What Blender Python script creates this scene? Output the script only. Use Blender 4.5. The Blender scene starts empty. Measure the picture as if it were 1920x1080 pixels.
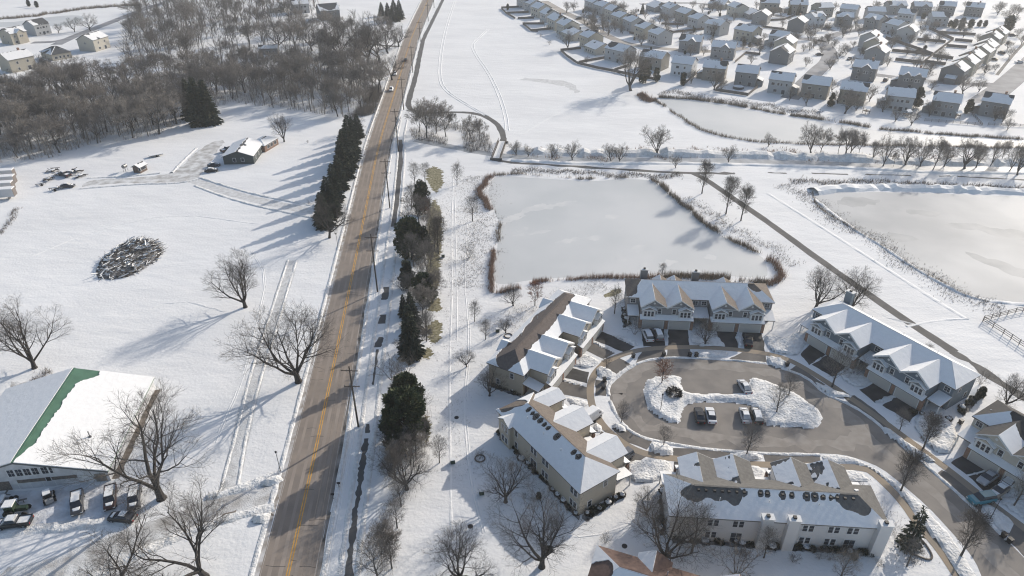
import bpy, bmesh, math, random
from mathutils import Vector, noise, geometry, Matrix
R = math.radians
random.seed(7)
S = bpy.context.scene
COL = S.collection
# ---------------------------------------------------------------- camera, sky, sun, exposure
CH, FPX, PITCH = 92.0, 1280.0, R(31.5)
cam = bpy.data.objects.new('camera', bpy.data.cameras.new('camera'))
COL.objects.link(cam); S.camera = cam
cam.location = (0, 0, CH); cam.rotation_euler = (R(90) - PITCH, 0, 0)
cam.data.sensor_width = 36; cam.data.lens = 36 * FPX / 1920
cam.data.clip_start = 1; cam.data.clip_end = 6000
SUN_AZ = (0.70, 0.714); SUN_EL = R(24)
w = bpy.data.worlds.new('World'); S.world = w; w.use_nodes = True
nt = w.node_tree; bg = nt.nodes['Background']
sky = nt.nodes.new('ShaderNodeTexSky'); sky.sky_type = 'NISHITA'; sky.sun_disc = False
sky.sun_elevation = SUN_EL; sky.sun_rotation = math.atan2(SUN_AZ[0], SUN_AZ[1])
sky.air_density = 1.0; sky.dust_density = 1.6; sky.ozone_density = 0.7
nt.links.new(sky.outputs[0], bg.inputs[0]); bg.inputs[1].default_value = 0.135
sun = bpy.data.objects.new('sun', bpy.data.lights.new('sun', 'SUN')); COL.objects.link(sun)
sun.data.energy = 3.6; sun.data.angle = R(0.55); sun.data.color = (1.0, 0.93, 0.83)
sd = Vector((SUN_AZ[0] * math.cos(SUN_EL), SUN_AZ[1] * math.cos(SUN_EL), math.sin(SUN_EL)))
sun.rotation_euler = sd.to_track_quat('Z', 'Y').to_euler(); sun.location = (0, 0, 200)
S.view_settings.view_transform = 'Standard'; S.view_settings.look = 'None'
S.view_settings.gamma = 1.0; S.view_settings.exposure = 0.26
S.view_settings.use_curve_mapping = False
S.cycles.max_bounces = 6; S.cycles.diffuse_bounces = 3; S.cycles.glossy_bounces = 2
S.cycles.transmission_bounces = 2; S.cycles.volume_bounces = 0
S.cycles.use_denoising = True; S.cycles.denoising_prefilter = 'ACCURATE'; S.cycles.denoising_input_passes = 'RGB_ALBEDO_NORMAL'
S.cycles.pixel_filter_type = 'BLACKMAN_HARRIS'; S.cycles.filter_width = 1.15
SUNXY = Vector((SUN_AZ[0], SUN_AZ[1])).normalized()

# ---------------------------------------------------------------- photo pixel -> point on a level z
def P(x, y, z=0.0):
    u = (x - 960) / FPX; v = (540 - y) / FPX
    dy = math.cos(PITCH) + v * math.sin(PITCH); dz = -math.sin(PITCH) + v * math.cos(PITCH)
    t = (z - CH) / dz
    return Vector((u * t, dy * t, z))
def V2(v): return Vector((v[0], v[1]))
def PP(pts, z=0.0): return [P(x, y, z) for x, y in pts]
def proj_y(p):
    z = p[2] - CH
    return 540 - FPX * (p[1] * math.sin(PITCH) + z * math.cos(PITCH)) / (p[1] * math.cos(PITCH) - z * math.sin(PITCH))
def hgt(b, ty):                                    # height of an upright thing from its foot pixel and top row
    p = P(*b); lo, hi = 0.0, 50.0
    for _ in range(30):
        m = (lo + hi) / 2
        if proj_y((p.x, p.y, m)) > ty: lo = m
        else: hi = m
    return lo
def N(x, y, s=1.0, o=0.0): return noise.noise(Vector((x * s, y * s, o)))
def N3(p, s=1.0, o=0.0): return noise.noise(Vector((p[0] * s + o, p[1] * s, p[2] * s)))

# ---------------------------------------------------------------- materials
MATS = {}
def mat(name, col, rough=0.8, var=0.0, vscale=3.0, bump=0.0, bscale=20.0, metal=0.0, spec=0.3, col2=None, detail=4.0,
        lines=0.0, lscale=8.0, emit=None):
    if name in MATS: return MATS[name]
    m = bpy.data.materials.new(name); m.use_nodes = True; t = m.node_tree
    b = t.nodes['Principled BSDF']
    b.inputs['Roughness'].default_value = rough; b.inputs['Metallic'].default_value = metal
    b.inputs['Specular IOR Level'].default_value = spec
    c = (*col, 1); b.inputs['Base Color'].default_value = c
    tc = t.nodes.new('ShaderNodeTexCoord')
    if var > 0 or col2:
        n = t.nodes.new('ShaderNodeTexNoise'); n.inputs['Scale'].default_value = vscale; n.inputs['Detail'].default_value = detail
        t.links.new(tc.outputs['Object'], n.inputs['Vector'])
        rp = t.nodes.new('ShaderNodeValToRGB')
        c2 = col2 or tuple(max(0, v * (1 - var)) for v in col); c1 = col if col2 else tuple(min(1, v * (1 + var)) for v in col)
        rp.color_ramp.elements[0].position = 0.36; rp.color_ramp.elements[1].position = 0.64
        rp.color_ramp.elements[0].color = (*c2, 1); rp.color_ramp.elements[1].color = (*c1, 1)
        t.links.new(n.outputs['Fac'], rp.inputs['Fac']); t.links.new(rp.outputs['Color'], b.inputs['Base Color'])
    if bump > 0:
        n2 = t.nodes.new('ShaderNodeTexNoise'); n2.inputs['Scale'].default_value = bscale; n2.inputs['Detail'].default_value = 5
        t.links.new(tc.outputs['Object'], n2.inputs['Vector'])
        bp = t.nodes.new('ShaderNodeBump'); bp.inputs['Strength'].default_value = bump; bp.inputs['Distance'].default_value = 0.3
        t.links.new(n2.outputs['Fac'], bp.inputs['Height']); t.links.new(bp.outputs['Normal'], b.inputs['Normal'])
    if lines > 0:
        wv = t.nodes.new('ShaderNodeTexWave'); wv.wave_type = 'BANDS'; wv.bands_direction = 'Z'; wv.wave_profile = 'SAW'
        wv.inputs['Scale'].default_value = lscale
        t.links.new(tc.outputs['Object'], wv.inputs['Vector'])
        bp = t.nodes.new('ShaderNodeBump'); bp.inputs['Strength'].default_value = lines; bp.inputs['Distance'].default_value = 0.05
        t.links.new(wv.outputs['Fac'], bp.inputs['Height']); t.links.new(bp.outputs['Normal'], b.inputs['Normal'])
    MATS[name] = m
    return m
SNOW = (0.82, 0.812, 0.795)
M_snow = mat('snow', SNOW, 0.75, var=0.025, vscale=0.6, bump=0.35, bscale=1.3, spec=0.15)
M_roofsnow = mat('roof_snow', (0.82, 0.815, 0.805), 0.75, var=0.02, vscale=1.2, bump=0.2, bscale=0.9, spec=0.15)
M_plowed = mat('plowed_snow', (0.81, 0.802, 0.785), 0.8, col2=(0.66, 0.65, 0.63), vscale=1.1, bump=0.9, bscale=2.2, spec=0.1)
M_packed = mat('packed_snow', (0.72, 0.715, 0.70), 0.7, col2=(0.56, 0.55, 0.535), vscale=0.7, bump=0.4, bscale=3, spec=0.2)
M_gravel = mat('gravel_slush', (0.74, 0.735, 0.72), 0.8, col2=(0.42, 0.40, 0.375), vscale=0.35, bump=0.4, bscale=4, spec=0.2, detail=9)
M_ice = mat('ice', (0.53, 0.54, 0.535), 0.5, col2=(0.61, 0.61, 0.60), vscale=0.04, bump=0.02, bscale=1.0, spec=0.35, detail=6)
M_icesnow = mat('snowy_ice', (0.56, 0.557, 0.548), 0.6, col2=(0.40, 0.405, 0.407), vscale=0.035, bump=0.05, bscale=0.8, spec=0.1, detail=7)
M_creek = mat('creek_ice', (0.36, 0.37, 0.38), 0.5, var=0.2, vscale=0.3)
M_road = mat('road_asphalt', (0.305, 0.252, 0.208), 0.85, col2=(0.235, 0.198, 0.168), vscale=0.25, bump=0.05, bscale=8, detail=10)
M_street = mat('street_asphalt', (0.255, 0.228, 0.20), 0.8, col2=(0.20, 0.18, 0.162), vscale=0.3, detail=8)
M_dustsalt = mat('salt_dust', (0.335, 0.302, 0.268), 0.9, col2=(0.265, 0.237, 0.208), vscale=0.5, detail=8)
M_drive = mat('driveway_asphalt', (0.075, 0.072, 0.07), 0.8, col2=(0.045, 0.043, 0.042), vscale=0.4)
M_drivelight = mat('worn_driveway', (0.17, 0.155, 0.14), 0.85, col2=(0.12, 0.11, 0.10), vscale=0.35)
M_path = mat('path_asphalt', (0.13, 0.125, 0.12), 0.85, col2=(0.09, 0.088, 0.086), vscale=0.3)
M_conc = mat('concrete', (0.34, 0.27, 0.195), 0.85, col2=(0.26, 0.225, 0.185), vscale=0.12)
M_yellow = mat('yellow_paint', (0.62, 0.33, 0.06), 0.7, var=0.2, vscale=0.8)
M_edge = mat('edge_paint', (0.42, 0.38, 0.34), 0.8, var=0.2, vscale=0.6)
M_patchtar = mat('tar_patch', (0.05, 0.048, 0.046), 0.8)
M_grass = mat('dormant_grass', (0.135, 0.12, 0.05), 0.9, col2=(0.34, 0.31, 0.22), vscale=1.4, bump=0.4, bscale=6)
M_dirt = mat('mud', (0.14, 0.11, 0.085), 0.9, col2=(0.24, 0.21, 0.18), vscale=0.9, bump=0.4, bscale=3)
M_bark = mat('bark', (0.052, 0.046, 0.042), 0.9, var=0.3, vscale=4)
M_barkg = mat('grey_bark', (0.085, 0.078, 0.072), 0.9, var=0.3, vscale=4)
M_twig = mat('twigs', (0.10, 0.088, 0.078), 0.9)
M_twigb = mat('brown_twigs', (0.19, 0.17, 0.152), 0.9)
M_twigp = mat('pale_twigs', (0.27, 0.24, 0.21), 0.9)
M_twigg = mat('grey_twigs', (0.16, 0.148, 0.136), 0.9)
M_leafrust = mat('rust_leaves', (0.20, 0.085, 0.05), 0.9, var=0.3, vscale=3)
M_needle = mat('spruce_needles', (0.026, 0.036, 0.026), 0.85, col2=(0.072, 0.082, 0.056), vscale=1.2)
M_needle2 = mat('pine_needles', (0.036, 0.052, 0.024), 0.85, col2=(0.085, 0.10, 0.05), vscale=0.9)
M_cedar = mat('cedar_needles', (0.040, 0.052, 0.032), 0.85, col2=(0.085, 0.088, 0.056), vscale=0.5)
M_reed = mat('reeds', (0.24, 0.195, 0.15), 0.9, var=0.35, vscale=1.5)
M_reedrust = mat('rust_reeds', (0.28, 0.19, 0.14), 0.9, var=0.35, vscale=1.5)
M_weed = mat('weeds', (0.13, 0.10, 0.075), 0.9, var=0.4, vscale=1.0)
M_brush = mat('brush', (0.06, 0.052, 0.046), 0.9, var=0.4, vscale=2)
M_glass = mat('window_glass', (0.035, 0.04, 0.05), 0.12, spec=0.6)
M_white = mat('white_trim', (0.66, 0.66, 0.65), 0.6)
M_gdoor = mat('garage_door', (0.50, 0.485, 0.45), 0.6, lines=0.5, lscale=1.0)
M_brick = mat('brick', (0.27, 0.17, 0.125), 0.9, var=0.25, vscale=6)
M_wood = mat('weathered_wood', (0.15, 0.13, 0.115), 0.9, var=0.25, vscale=3)
M_woodl = mat('pale_wood', (0.26, 0.225, 0.19), 0.9, var=0.2, vscale=3)
M_pole = mat('pole_wood', (0.075, 0.062, 0.052), 0.9, var=0.25, vscale=3)
M_metal = mat('dull_metal', (0.22, 0.22, 0.22), 0.45, metal=0.6)
M_dark = mat('black_plastic', (0.018, 0.018, 0.02), 0.5)
M_tyre = mat('tyre_rubber', (0.02, 0.02, 0.021), 0.8)
M_rim = mat('wheel_rim', (0.32, 0.32, 0.33), 0.35, metal=0.7)
M_lamp = mat('lamp_lens', (0.7, 0.7, 0.68), 0.2)
M_tail = mat('tail_lens', (0.30, 0.02, 0.02), 0.3)
M_green = mat('green_sheet_metal', (0.085, 0.17, 0.115), 0.5, var=0.12, vscale=0.5)
def siding(name, c): return mat('siding_' + name, c, 0.75, lines=0.25, lscale=2.4)
def shingle(name, c): return mat('shingle_' + name, c, 0.9, var=0.14, vscale=2.0, bump=0.15, bscale=10)
def paint(name, c, r=0.3): return mat('paint_' + name, c, r, spec=0.5)

# ---------------------------------------------------------------- object helpers
def link(o, parent=None):
    COL.objects.link(o)
    if parent: o.parent = parent
    return o
def tag(o, label=None, cat=None, group=None, kind=None):
    if label: o['label'] = label
    if cat: o['category'] = cat
    if group: o['group'] = group
    if kind: o['kind'] = kind
    return o
def thing(name, label, cat, loc=(0, 0, 0), rz=0.0, group=None, sc=1.0):
    o = bpy.data.objects.new(name, None); link(o)
    o.empty_display_size = 0.3
    o.location = loc; o.rotation_euler = (0, 0, rz); o.scale = (sc,) * 3 if not isinstance(sc, tuple) else sc
    return tag(o, label, cat, group)
class G:
    def __init__(s): s.v = []; s.f = []; s.m = []
    def add(s, vs, fs, mi=0):
        b = len(s.v); s.v += [tuple(v) for v in vs]; s.f += [tuple(i + b for i in f) for f in fs]; s.m += [mi] * len(fs)
        return s
    def box(s, x0, x1, y0, y1, z0, z1, mi=0):
        return s.add([(x0, y0, z0), (x1, y0, z0), (x1, y1, z0), (x0, y1, z0), (x0, y0, z1), (x1, y0, z1), (x1, y1, z1), (x0, y1, z1)],
                     [(0, 3, 2, 1), (4, 5, 6, 7), (0, 1, 5, 4), (1, 2, 6, 5), (2, 3, 7, 6), (3, 0, 4, 7)], mi)
    def prism(s, poly, h0, h1, mi=0):               # poly in xy, extruded in z
        n = len(poly)
        vs = [(p[0], p[1], h0) for p in poly] + [(p[0], p[1], h1) for p in poly]
        return s.add(vs, [tuple(range(n - 1, -1, -1)), tuple(range(n, 2 * n))] + [(i, (i + 1) % n, n + (i + 1) % n, n + i) for i in range(n)], mi)
    def xprism(s, poly, x0, x1, mi=0):              # poly in yz, extruded in x
        n = len(poly)
        vs = [(x0, p[0], p[1]) for p in poly] + [(x1, p[0], p[1]) for p in poly]
        return s.add(vs, [tuple(range(n - 1, -1, -1)), tuple(range(n, 2 * n))] + [(i, (i + 1) % n, n + (i + 1) % n, n + i) for i in range(n)], mi)
    def yprism(s, poly, y0, y1, mi=0):              # poly in xz, extruded in y
        n = len(poly)
        vs = [(p[0], y0, p[1]) for p in poly] + [(p[0], y1, p[1]) for p in poly]
        return s.add(vs, [tuple(range(n)), tuple(range(2 * n - 1, n - 1, -1))] + [(i, n + i, n + (i + 1) % n, (i + 1) % n) for i in range(n)], mi)
    def tube(s, pts, rad, k=6, mi=0, cap=False):
        pts = [Vector(p) for p in pts]; vs = []; fs = []
        for i, p in enumerate(pts):
            d = (pts[min(i + 1, len(pts) - 1)] - pts[max(i - 1, 0)])
            if d.length < 1e-6: d = Vector((0, 0, 1))
            d.normalize(); a = d.cross(Vector((0, 0, 1)) if abs(d.z) < 0.95 else Vector((1, 0, 0))).normalized(); b = d.cross(a)
            r = rad[i] if isinstance(rad, (list, tuple)) else rad
            for j in range(k):
                t = 2 * math.pi * j / k; vs.append(p + a * (r * math.cos(t)) + b * (r * math.sin(t)))
        for i in range(len(pts) - 1):
            for j in range(k): fs.append((i * k + j, i * k + (j + 1) % k, (i + 1) * k + (j + 1) % k, (i + 1) * k + j))
        if cap: fs.append(tuple(range(k - 1, -1, -1))); fs.append(tuple(range((len(pts) - 1) * k, len(pts) * k)))
        return s.add(vs, fs, mi)
    def mesh(s, name, mats, smooth=False):
        me = bpy.data.meshes.new(name); me.from_pydata(s.v, [], s.f)
        if not isinstance(mats, (list, tuple)): mats = [mats]
        for m in mats: me.materials.append(m)
        if len(mats) > 1: me.polygons.foreach_set('material_index', s.m)
        if smooth: me.polygons.foreach_set('use_smooth', [True] * len(s.f))
        me.update(); return me
    def obj(s, name, mats, parent=None, smooth=False, loc=None, rz=0):
        o = bpy.data.objects.new(name, s.mesh(name, mats, smooth)); link(o, parent)
        if loc: o.location = loc
        if rz: o.rotation_euler = (0, 0, rz)
        return o
def inst(name, me, parent=None, loc=(0, 0, 0), rz=0.0, sc=1.0):
    o = bpy.data.objects.new(name, me); link(o, parent)
    o.location = loc; o.rotation_euler = (0, 0, rz); o.scale = (sc,) * 3 if not isinstance(sc, tuple) else sc
    return o
def copy_tree(o, parent=None):
    c = o.copy(); COL.objects.link(c); c.parent = parent
    for ch in o.children: copy_tree(ch, c)
    return c

# ---------------------------------------------------------------- flat sheets, banks and mounds
def resample(pts, step, closed=True):
    out = []; n = len(pts)
    for i in range(n if closed else n - 1):
        a, b = pts[i], pts[(i + 1) % n]; k = max(1, int((b - a).length / step))
        for j in range(k): out.append(a.lerp(b, j / k))
    if not closed: out.append(pts[-1])
    return out
def smooth_poly(pts, it=2, closed=True):
    for _ in range(it):
        q = []; n = len(pts)
        if not closed: q.append(pts[0])
        for i in range(n if closed else n - 1):
            a, b = pts[i], pts[(i + 1) % n]; q += [a.lerp(b, .25), a.lerp(b, .75)]
        if not closed: q.append(pts[-1])
        pts = q
    return pts
def ragged(pts, amp, step=1.2, sc=0.5, seed=0.0):
    pts = resample(pts, step); out = []; n = len(pts)
    for i, p in enumerate(pts):
        d = pts[(i + 1) % n] - pts[i - 1]; nn = Vector((d.y, -d.x, 0)).normalized() if d.length > 1e-6 else Vector((0, 0, 0))
        a = amp * (N(p.x, p.y, sc, seed) + 0.5 * N(p.x, p.y, sc * 2.7, seed + 5))
        out.append(p + nn * a)
    return out
def sheet(name, pts, m, z, kind='structure', amp=0.0, sm=0, step=1.2, sc=0.5, parent=None):
    pts = [Vector((p.x, p.y, 0)) for p in pts]
    if sm: pts = smooth_poly(pts, sm)
    if amp: pts = ragged(pts, amp, step, sc, z * 100)
    vs = [(p.x, p.y, z) for p in pts]
    tris = geometry.tessellate_polygon([pts])
    me = bpy.data.meshes.new(name)
    fs = []
    for t in tris:
        a, b, c = (pts[i] for i in t)
        fs.append(tuple(t) if (b - a).cross(c - a).z > 0 else tuple(reversed(t)))
    me.from_pydata(vs, [], fs); me.materials.append(m)
    o = bpy.data.objects.new(name, me); link(o, parent)
    if kind: o['kind'] = kind
    return o
def band(pts, w, z=0.0):                             # polyline -> polygon of width w
    L = []; Rr = []
    for i, p in enumerate(pts):
        d = pts[min(i + 1, len(pts) - 1)] - pts[max(i - 1, 0)]; n = Vector((-d.y, d.x, 0)).normalized()
        ww = w[i] if isinstance(w, list) else w
        L.append(p + n * ww / 2); Rr.append(p - n * ww / 2)
    return L, Rr
def strip(name, pts, w, m, z, kind='structure', sm=2, amp=0.0, step=3.0):
    pts = smooth_poly([Vector((p.x, p.y, 0)) for p in pts], sm, False)
    pts = resample(pts, step, False)
    L, Rr = band(pts, w)
    if amp:
        for i, p in enumerate(pts):
            n = (L[i] - Rr[i]).normalized()
            L[i] += n * amp * (N(p.x, p.y, .4, 3) + .7 * N(p.x, p.y, 1.7, 3)); Rr[i] += n * amp * (N(p.x, p.y, .4, 9) + .7 * N(p.x, p.y, 1.7, 9))
    g = G(); n = len(pts)
    vs = [(p.x, p.y, z) for p in L] + [(p.x, p.y, z) for p in Rr]
    g.add(vs, [(n + i, n + i + 1, i + 1, i) for i in range(n - 1)])
    o = g.obj(name, m)
    if kind: o['kind'] = kind
    return o
def berm(g, pts, w, h, step=0.9, seed=0.0, gap=0.0, sm=1):
    pts = [Vector((p.x, p.y, 0)) for p in pts]
    if sm: pts = smooth_poly(pts, sm, False)
    pts = resample(pts, step, False)
    prev = None; vs = []; fs = []
    for i, p in enumerate(pts):
        d = pts[min(i + 1, len(pts) - 1)] - pts[max(i - 1, 0)]; n = Vector((-d.y, d.x, 0)).normalized()
        a = N(p.x, p.y, .35, seed); hh = max(0.02, h * (0.7 + 0.7 * a + 0.35 * N(p.x, p.y, 1.3, seed + 3)))
        ww = w * (1 + .35 * N(p.x, p.y, .5, seed + 7))
        if gap and N(p.x, p.y, .12, seed + 11) > 1 - gap * 2: prev = None; continue
        b = len(vs)
        for t, z in ((-.5, -0.02), (-.28, .75), (0, 1), (.28, .7), (.5, -0.02)):
            q = p + n * (t * ww + .12 * w * N(p.x + t * 9, p.y, .9, seed)); vs.append((q.x, q.y, max(-.02, z * hh)))
        if prev is not None:
            for k in range(4): fs.append((prev + k, prev + k + 1, b + k + 1, b + k))
        prev = b
    g.add(vs, fs)
def inside(poly, x, y):
    c = False; n = len(poly); j = n - 1
    for i in range(n):
        if (poly[i].y > y) != (poly[j].y > y) and x < (poly[j].x - poly[i].x) * (y - poly[i].y) / (poly[j].y - poly[i].y) + poly[i].x: c = not c
        j = i
    return c
def edist(poly, x, y):
    best = 1e9; n = len(poly)
    for i in range(n):
        a = poly[i]; b = poly[(i + 1) % n]; dx = b.x - a.x; dy = b.y - a.y; l2 = dx * dx + dy * dy
        t = 0 if l2 == 0 else max(0, min(1, ((x - a.x) * dx + (y - a.y) * dy) / l2))
        d = math.hypot(x - a.x - t * dx, y - a.y - t * dy)
        if d < best: best = d
    return best
def mound(name, poly, h, res=0.5, m=None, edge=1.2, rough=0.5, seed=0.0, base=0.25):
    poly = [Vector((p.x, p.y, 0)) for p in poly]
    poly = ragged(smooth_poly(poly, 1), 0.35, 0.8, 0.9, seed)
    x0 = min(p.x for p in poly); x1 = max(p.x for p in poly); y0 = min(p.y for p in poly); y1 = max(p.y for p in poly)
    nx = int((x1 - x0) / res) + 2; ny = int((y1 - y0) / res) + 2
    idx = {}; g = G()
    for j in range(ny):
        for i in range(nx):
            x = x0 + i * res; y = y0 + j * res
            if not inside(poly, x, y): continue
            d = edist(poly, x, y); e = min(1, d / edge); e = e * e * (3 - 2 * e)
            n = 0.5 + 0.5 * N(x, y, .33, seed) + rough * (0.45 * abs(N(x, y, .9, seed + 2)) + .3 * abs(N(x, y, 2.1, seed + 4)))
            idx[i, j] = len(g.v); g.v.append((x + .2 * res * N(x, y, 3, 1), y + .2 * res * N(x, y, 3, 2), 0.012 + e * (base + h * max(0, n))))
    for (i, j), a in idx.items():
        b = idx.get((i + 1, j)); c = idx.get((i + 1, j + 1)); d = idx.get((i, j + 1))
        if b is not None and c is not None and d is not None: g.f.append((a, b, c, d)); g.m.append(0)
        elif b is not None and d is not None: g.f.append((a, b, d)); g.m.append(0)
        elif b is not None and c is not None: g.f.append((a, b, c)); g.m.append(0)
        elif c is not None and d is not None: g.f.append((a, c, d)); g.m.append(0)
    o = g.obj(name, m or M_plowed); o['kind'] = 'structure'
    return o
# ================================================================ THE SETTING
def ground_mat():
    m = bpy.data.materials.new('snow_ground'); m.use_nodes = True; t = m.node_tree; b = t.nodes['Principled BSDF']
    b.inputs['Roughness'].default_value = 0.8; b.inputs['Specular IOR Level'].default_value = 0.15
    tc = t.nodes.new('ShaderNodeTexCoord')
    def nz(scale, det, stretch=None, rot=0):
        n = t.nodes.new('ShaderNodeTexNoise'); n.inputs['Scale'].default_value = scale; n.inputs['Detail'].default_value = det
        if stretch:
            mp = t.nodes.new('ShaderNodeMapping'); mp.inputs['Scale'].default_value = stretch; mp.inputs['Rotation'].default_value = (0, 0, rot)
            t.links.new(tc.outputs['Object'], mp.inputs['Vector']); t.links.new(mp.outputs['Vector'], n.inputs['Vector'])
        else: t.links.new(tc.outputs['Object'], n.inputs['Vector'])
        return n
    a = nz(0.03, 6, (1, 2.2, 1), 0.6); rp = t.nodes.new('ShaderNodeValToRGB')
    rp.color_ramp.elements[0].position = .35; rp.color_ramp.elements[0].color = (0.76, 0.753, 0.742, 1)
    rp.color_ramp.elements[1].position = .62; rp.color_ramp.elements[1].color = (0.835, 0.826, 0.81, 1)
    t.links.new(a.outputs['Fac'], rp.inputs['Fac']); t.links.new(rp.outputs['Color'], b.inputs['Base Color'])
    b1 = nz(0.12, 5, (1, 2.5, 1), 0.8); b2 = nz(1.6, 4)
    ad = t.nodes.new('ShaderNodeMath'); ad.operation = 'MULTIPLY_ADD'; ad.inputs[1].default_value = 0.3
    t.links.new(b2.outputs['Fac'], ad.inputs[0]); t.links.new(b1.outputs['Fac'], ad.inputs[2])
    bp = t.nodes.new('ShaderNodeBump'); bp.inputs['Strength'].default_value = 0.3; bp.inputs['Distance'].default_value = 0.8
    t.links.new(ad.outputs[0], bp.inputs['Height']); t.links.new(bp.outputs['Normal'], b.inputs['Normal'])
    return m
g = G(); g.add([(-2600, -300, 0), (2600, -300, 0), (2600, 4200, 0), (-2600, 4200, 0)], [(0, 1, 2, 3)])
g.obj('ground', ground_mat())['kind'] = 'structure'

# ---- main road
RL = PP([(486, 1080), (559, 810), (624, 540), (659, 392), (690, 270), (723, 175), (731, 147), (749, 95), (757, 68), (790, 0)])
RR = PP([(592, 1080), (640, 810), (687, 540), (712, 395), (730, 270), (752, 192), (767, 140), (782, 84), (788, 66), (815, 0)])
ext = lambda a, b, d: b + (b - a).normalized() * d
RL = [ext(RL[1], RL[0], 60)] + RL + [ext(RL[-2], RL[-1], 900)]; RR = [ext(RR[1], RR[0], 60)] + RR + [ext(RR[-2], RR[-1], 900)]
RC = [(a + b) / 2 for a, b in zip(RL, RR)]
RC = smooth_poly(RC, 2, False); RWID = 8.7
def road_mat():
    m = M_road.copy(); m.name = 'highway_asphalt'; return m
strip('road', RC, RWID, M_road, 0.010, sm=0, step=6)
def off(pts, d):
    out = []
    for i, p in enumerate(pts):
        t = pts[min(i + 1, len(pts) - 1)] - pts[max(i - 1, 0)]; n = Vector((-t.y, t.x, 0)).normalized(); out.append(p + n * d)
    return out
for d in (0.20, -0.20): strip('centre_line', off(RC, d), 0.17, M_yellow, 0.015, sm=0, step=6)
for d in (4.15, -4.15): strip('edge_line', off(RC, d), 0.10, M_edge, 0.015, sm=0, step=6, amp=.03)
for d, ww in ((2.9, .55), (1.25, .55), (-1.25, .55), (-2.9, .55)):
    strip('wheel_track', off(RC, d), ww, mat('worn_track', (0.34, 0.285, 0.24), .85, col2=(0.265, 0.225, 0.19), vscale=0.15, detail=9), 0.013, sm=0, step=6, amp=.2)
strip('gravel_shoulder', off(RC, 4.75), 0.8, mat('shoulder_grit', (0.30, 0.26, 0.22), .9, col2=(.6, .58, .56), vscale=.5, detail=8), 0.008, sm=0, step=4, amp=.4)
strip('gravel_shoulder', off(RC, -4.6), 0.6, mat('shoulder_tar', (0.07, 0.065, 0.06), .9, col2=(.3, .28, .26), vscale=.35, detail=8), 0.008, sm=0, step=4, amp=.35)
rnd = random.Random(3)
for k in range(26):                                   # transverse cracks in the near road
    i = rnd.uniform(62, 150); c = min(RC, key=lambda p: abs(p.y - i)); x = rnd.uniform(-3.8, 2.5)
    p = c + Vector((x, i - c.y, 0)); q = p + Vector((rnd.uniform(.8, 3.6), rnd.uniform(-.3, .3), 0))
    if q.x > c.x + 4.2: q.x = c.x + 4.2
    mid = p.lerp(q, .5) + Vector((0, rnd.uniform(-.3, .3), 0))
    strip('road_crack', [p, mid, q], 0.07, M_patchtar, 0.018, sm=1, step=.8)
g = G(); berm(g, [p for p in off(RC, 5.55) if p.y < 640], 1.0, 0.3, 1.2, 1); berm(g, [p for p in off(RC, -5.4) if p.y < 640], 0.9, 0.25, 1.2, 2)
g.obj('roadside_snow_bank', M_plowed)['kind'] = 'structure'

# ---- ponds, creek
pondA = PP([(920, 335), (915, 352), (927, 390), (935, 420), (932, 455), (927, 482), (925, 520), (932, 531), (960, 531), (1010, 522), (1120, 517), (1210, 516), (1335, 514),
            (1422, 523), (1440, 518), (1442, 503), (1434, 486), (1400, 467), (1370, 453), (1335, 430), (1310, 409), (1285, 388), (1267, 377), (1242, 351), (1220, 338), (1172, 335), (1110, 340), (1047, 337), (960, 331), (935, 331)])
pondB = PP([(1525, 368), (1540, 361), (1655, 359), (1740, 362), (1920, 369), (2300, 380), (2400, 470), (2300, 560), (2100, 578), (1920, 567), (1840, 560), (1785, 540), (1700, 490), (1650, 455), (1590, 420), (1545, 395), (1528, 380)])
pondC = PP([(1234, 186), (1242, 183), (1310, 190), (1372, 200), (1440, 214), (1590, 236), (1665, 247), (1740, 252), (1815, 260), (1920, 264), (2200, 272), (2200, 283), (1920, 278), (1800, 275), (1640, 272), (1520, 270), (1440, 268), (1385, 262), (1335, 250), (1300, 235), (1260, 210)])
pondD = PP([(-120, 46), (0, 42), (40, 40), (80, 33), (150, 27), (160, 36), (140, 45), (100, 50), (60, 47), (0, 51), (-120, 58)])
sheet('pond', pondA, M_ice, 0.006, sm=2, amp=.7, step=2.5, sc=.15)
sheet('pond', pondB, M_icesnow, 0.006, sm=2, amp=.5, step=3)
sheet('pond', pondC, M_ice, 0.006, sm=2, amp=.6, step=3)
sheet('pond', pondD, M_ice, 0.006, sm=2)
creek = PP([(780, 262), (850, 276), (905, 287), (960, 294), (1060, 299), (1160, 300), (1250, 299), (1330, 301), (1440, 303), (1560, 307), (1640, 310), (1740, 316), (1850, 317), (2000, 318), (2200, 322)])
strip('creek', creek, 4.6, M_creek, 0.007, amp=.9)
g = G(); berm(g, [p + Vector((0, 6.4, 0)) for p in creek[3:]], 7.5, 2.1, 2.2, 5); g.obj('creek_bank', M_plowed)['kind'] = 'structure'
g = G(); berm(g, [p + Vector((0, -3.6, 0)) for p in creek[3:]], 3.0, .6, 2.2, 6); g.obj('creek_bank', M_snow)['kind'] = 'structure'
g = G(); berm(g, PP([(1525, 360), (1560, 354), (1655, 351), (1740, 354), (1920, 360), (2200, 372)]), 6, 1.7, 2.0, 8); g.obj('pond_bank', M_snow)['kind'] = 'structure'
g = G(); berm(g, PP([(1440, 363), (1520, 413), (1620, 477), (1715, 538), (1770, 573), (1812, 598)]), 1.4, .14, 1.0, 9)
berm(g, PP([(1815, 598), (1760, 600), (1700, 612)]), .8, .12, 1.5, 9); g.obj('trail_edge_bank', M_snow)['kind'] = 'structure'
g = G(); berm(g, PP([(1525, 372), (1590, 423), (1650, 458), (1700, 493), (1785, 543), (1840, 563), (1920, 571)]), 1.6, .4, 1.5, 10); g.obj('pond_bank', M_snow)['kind'] = 'structure'

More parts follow.
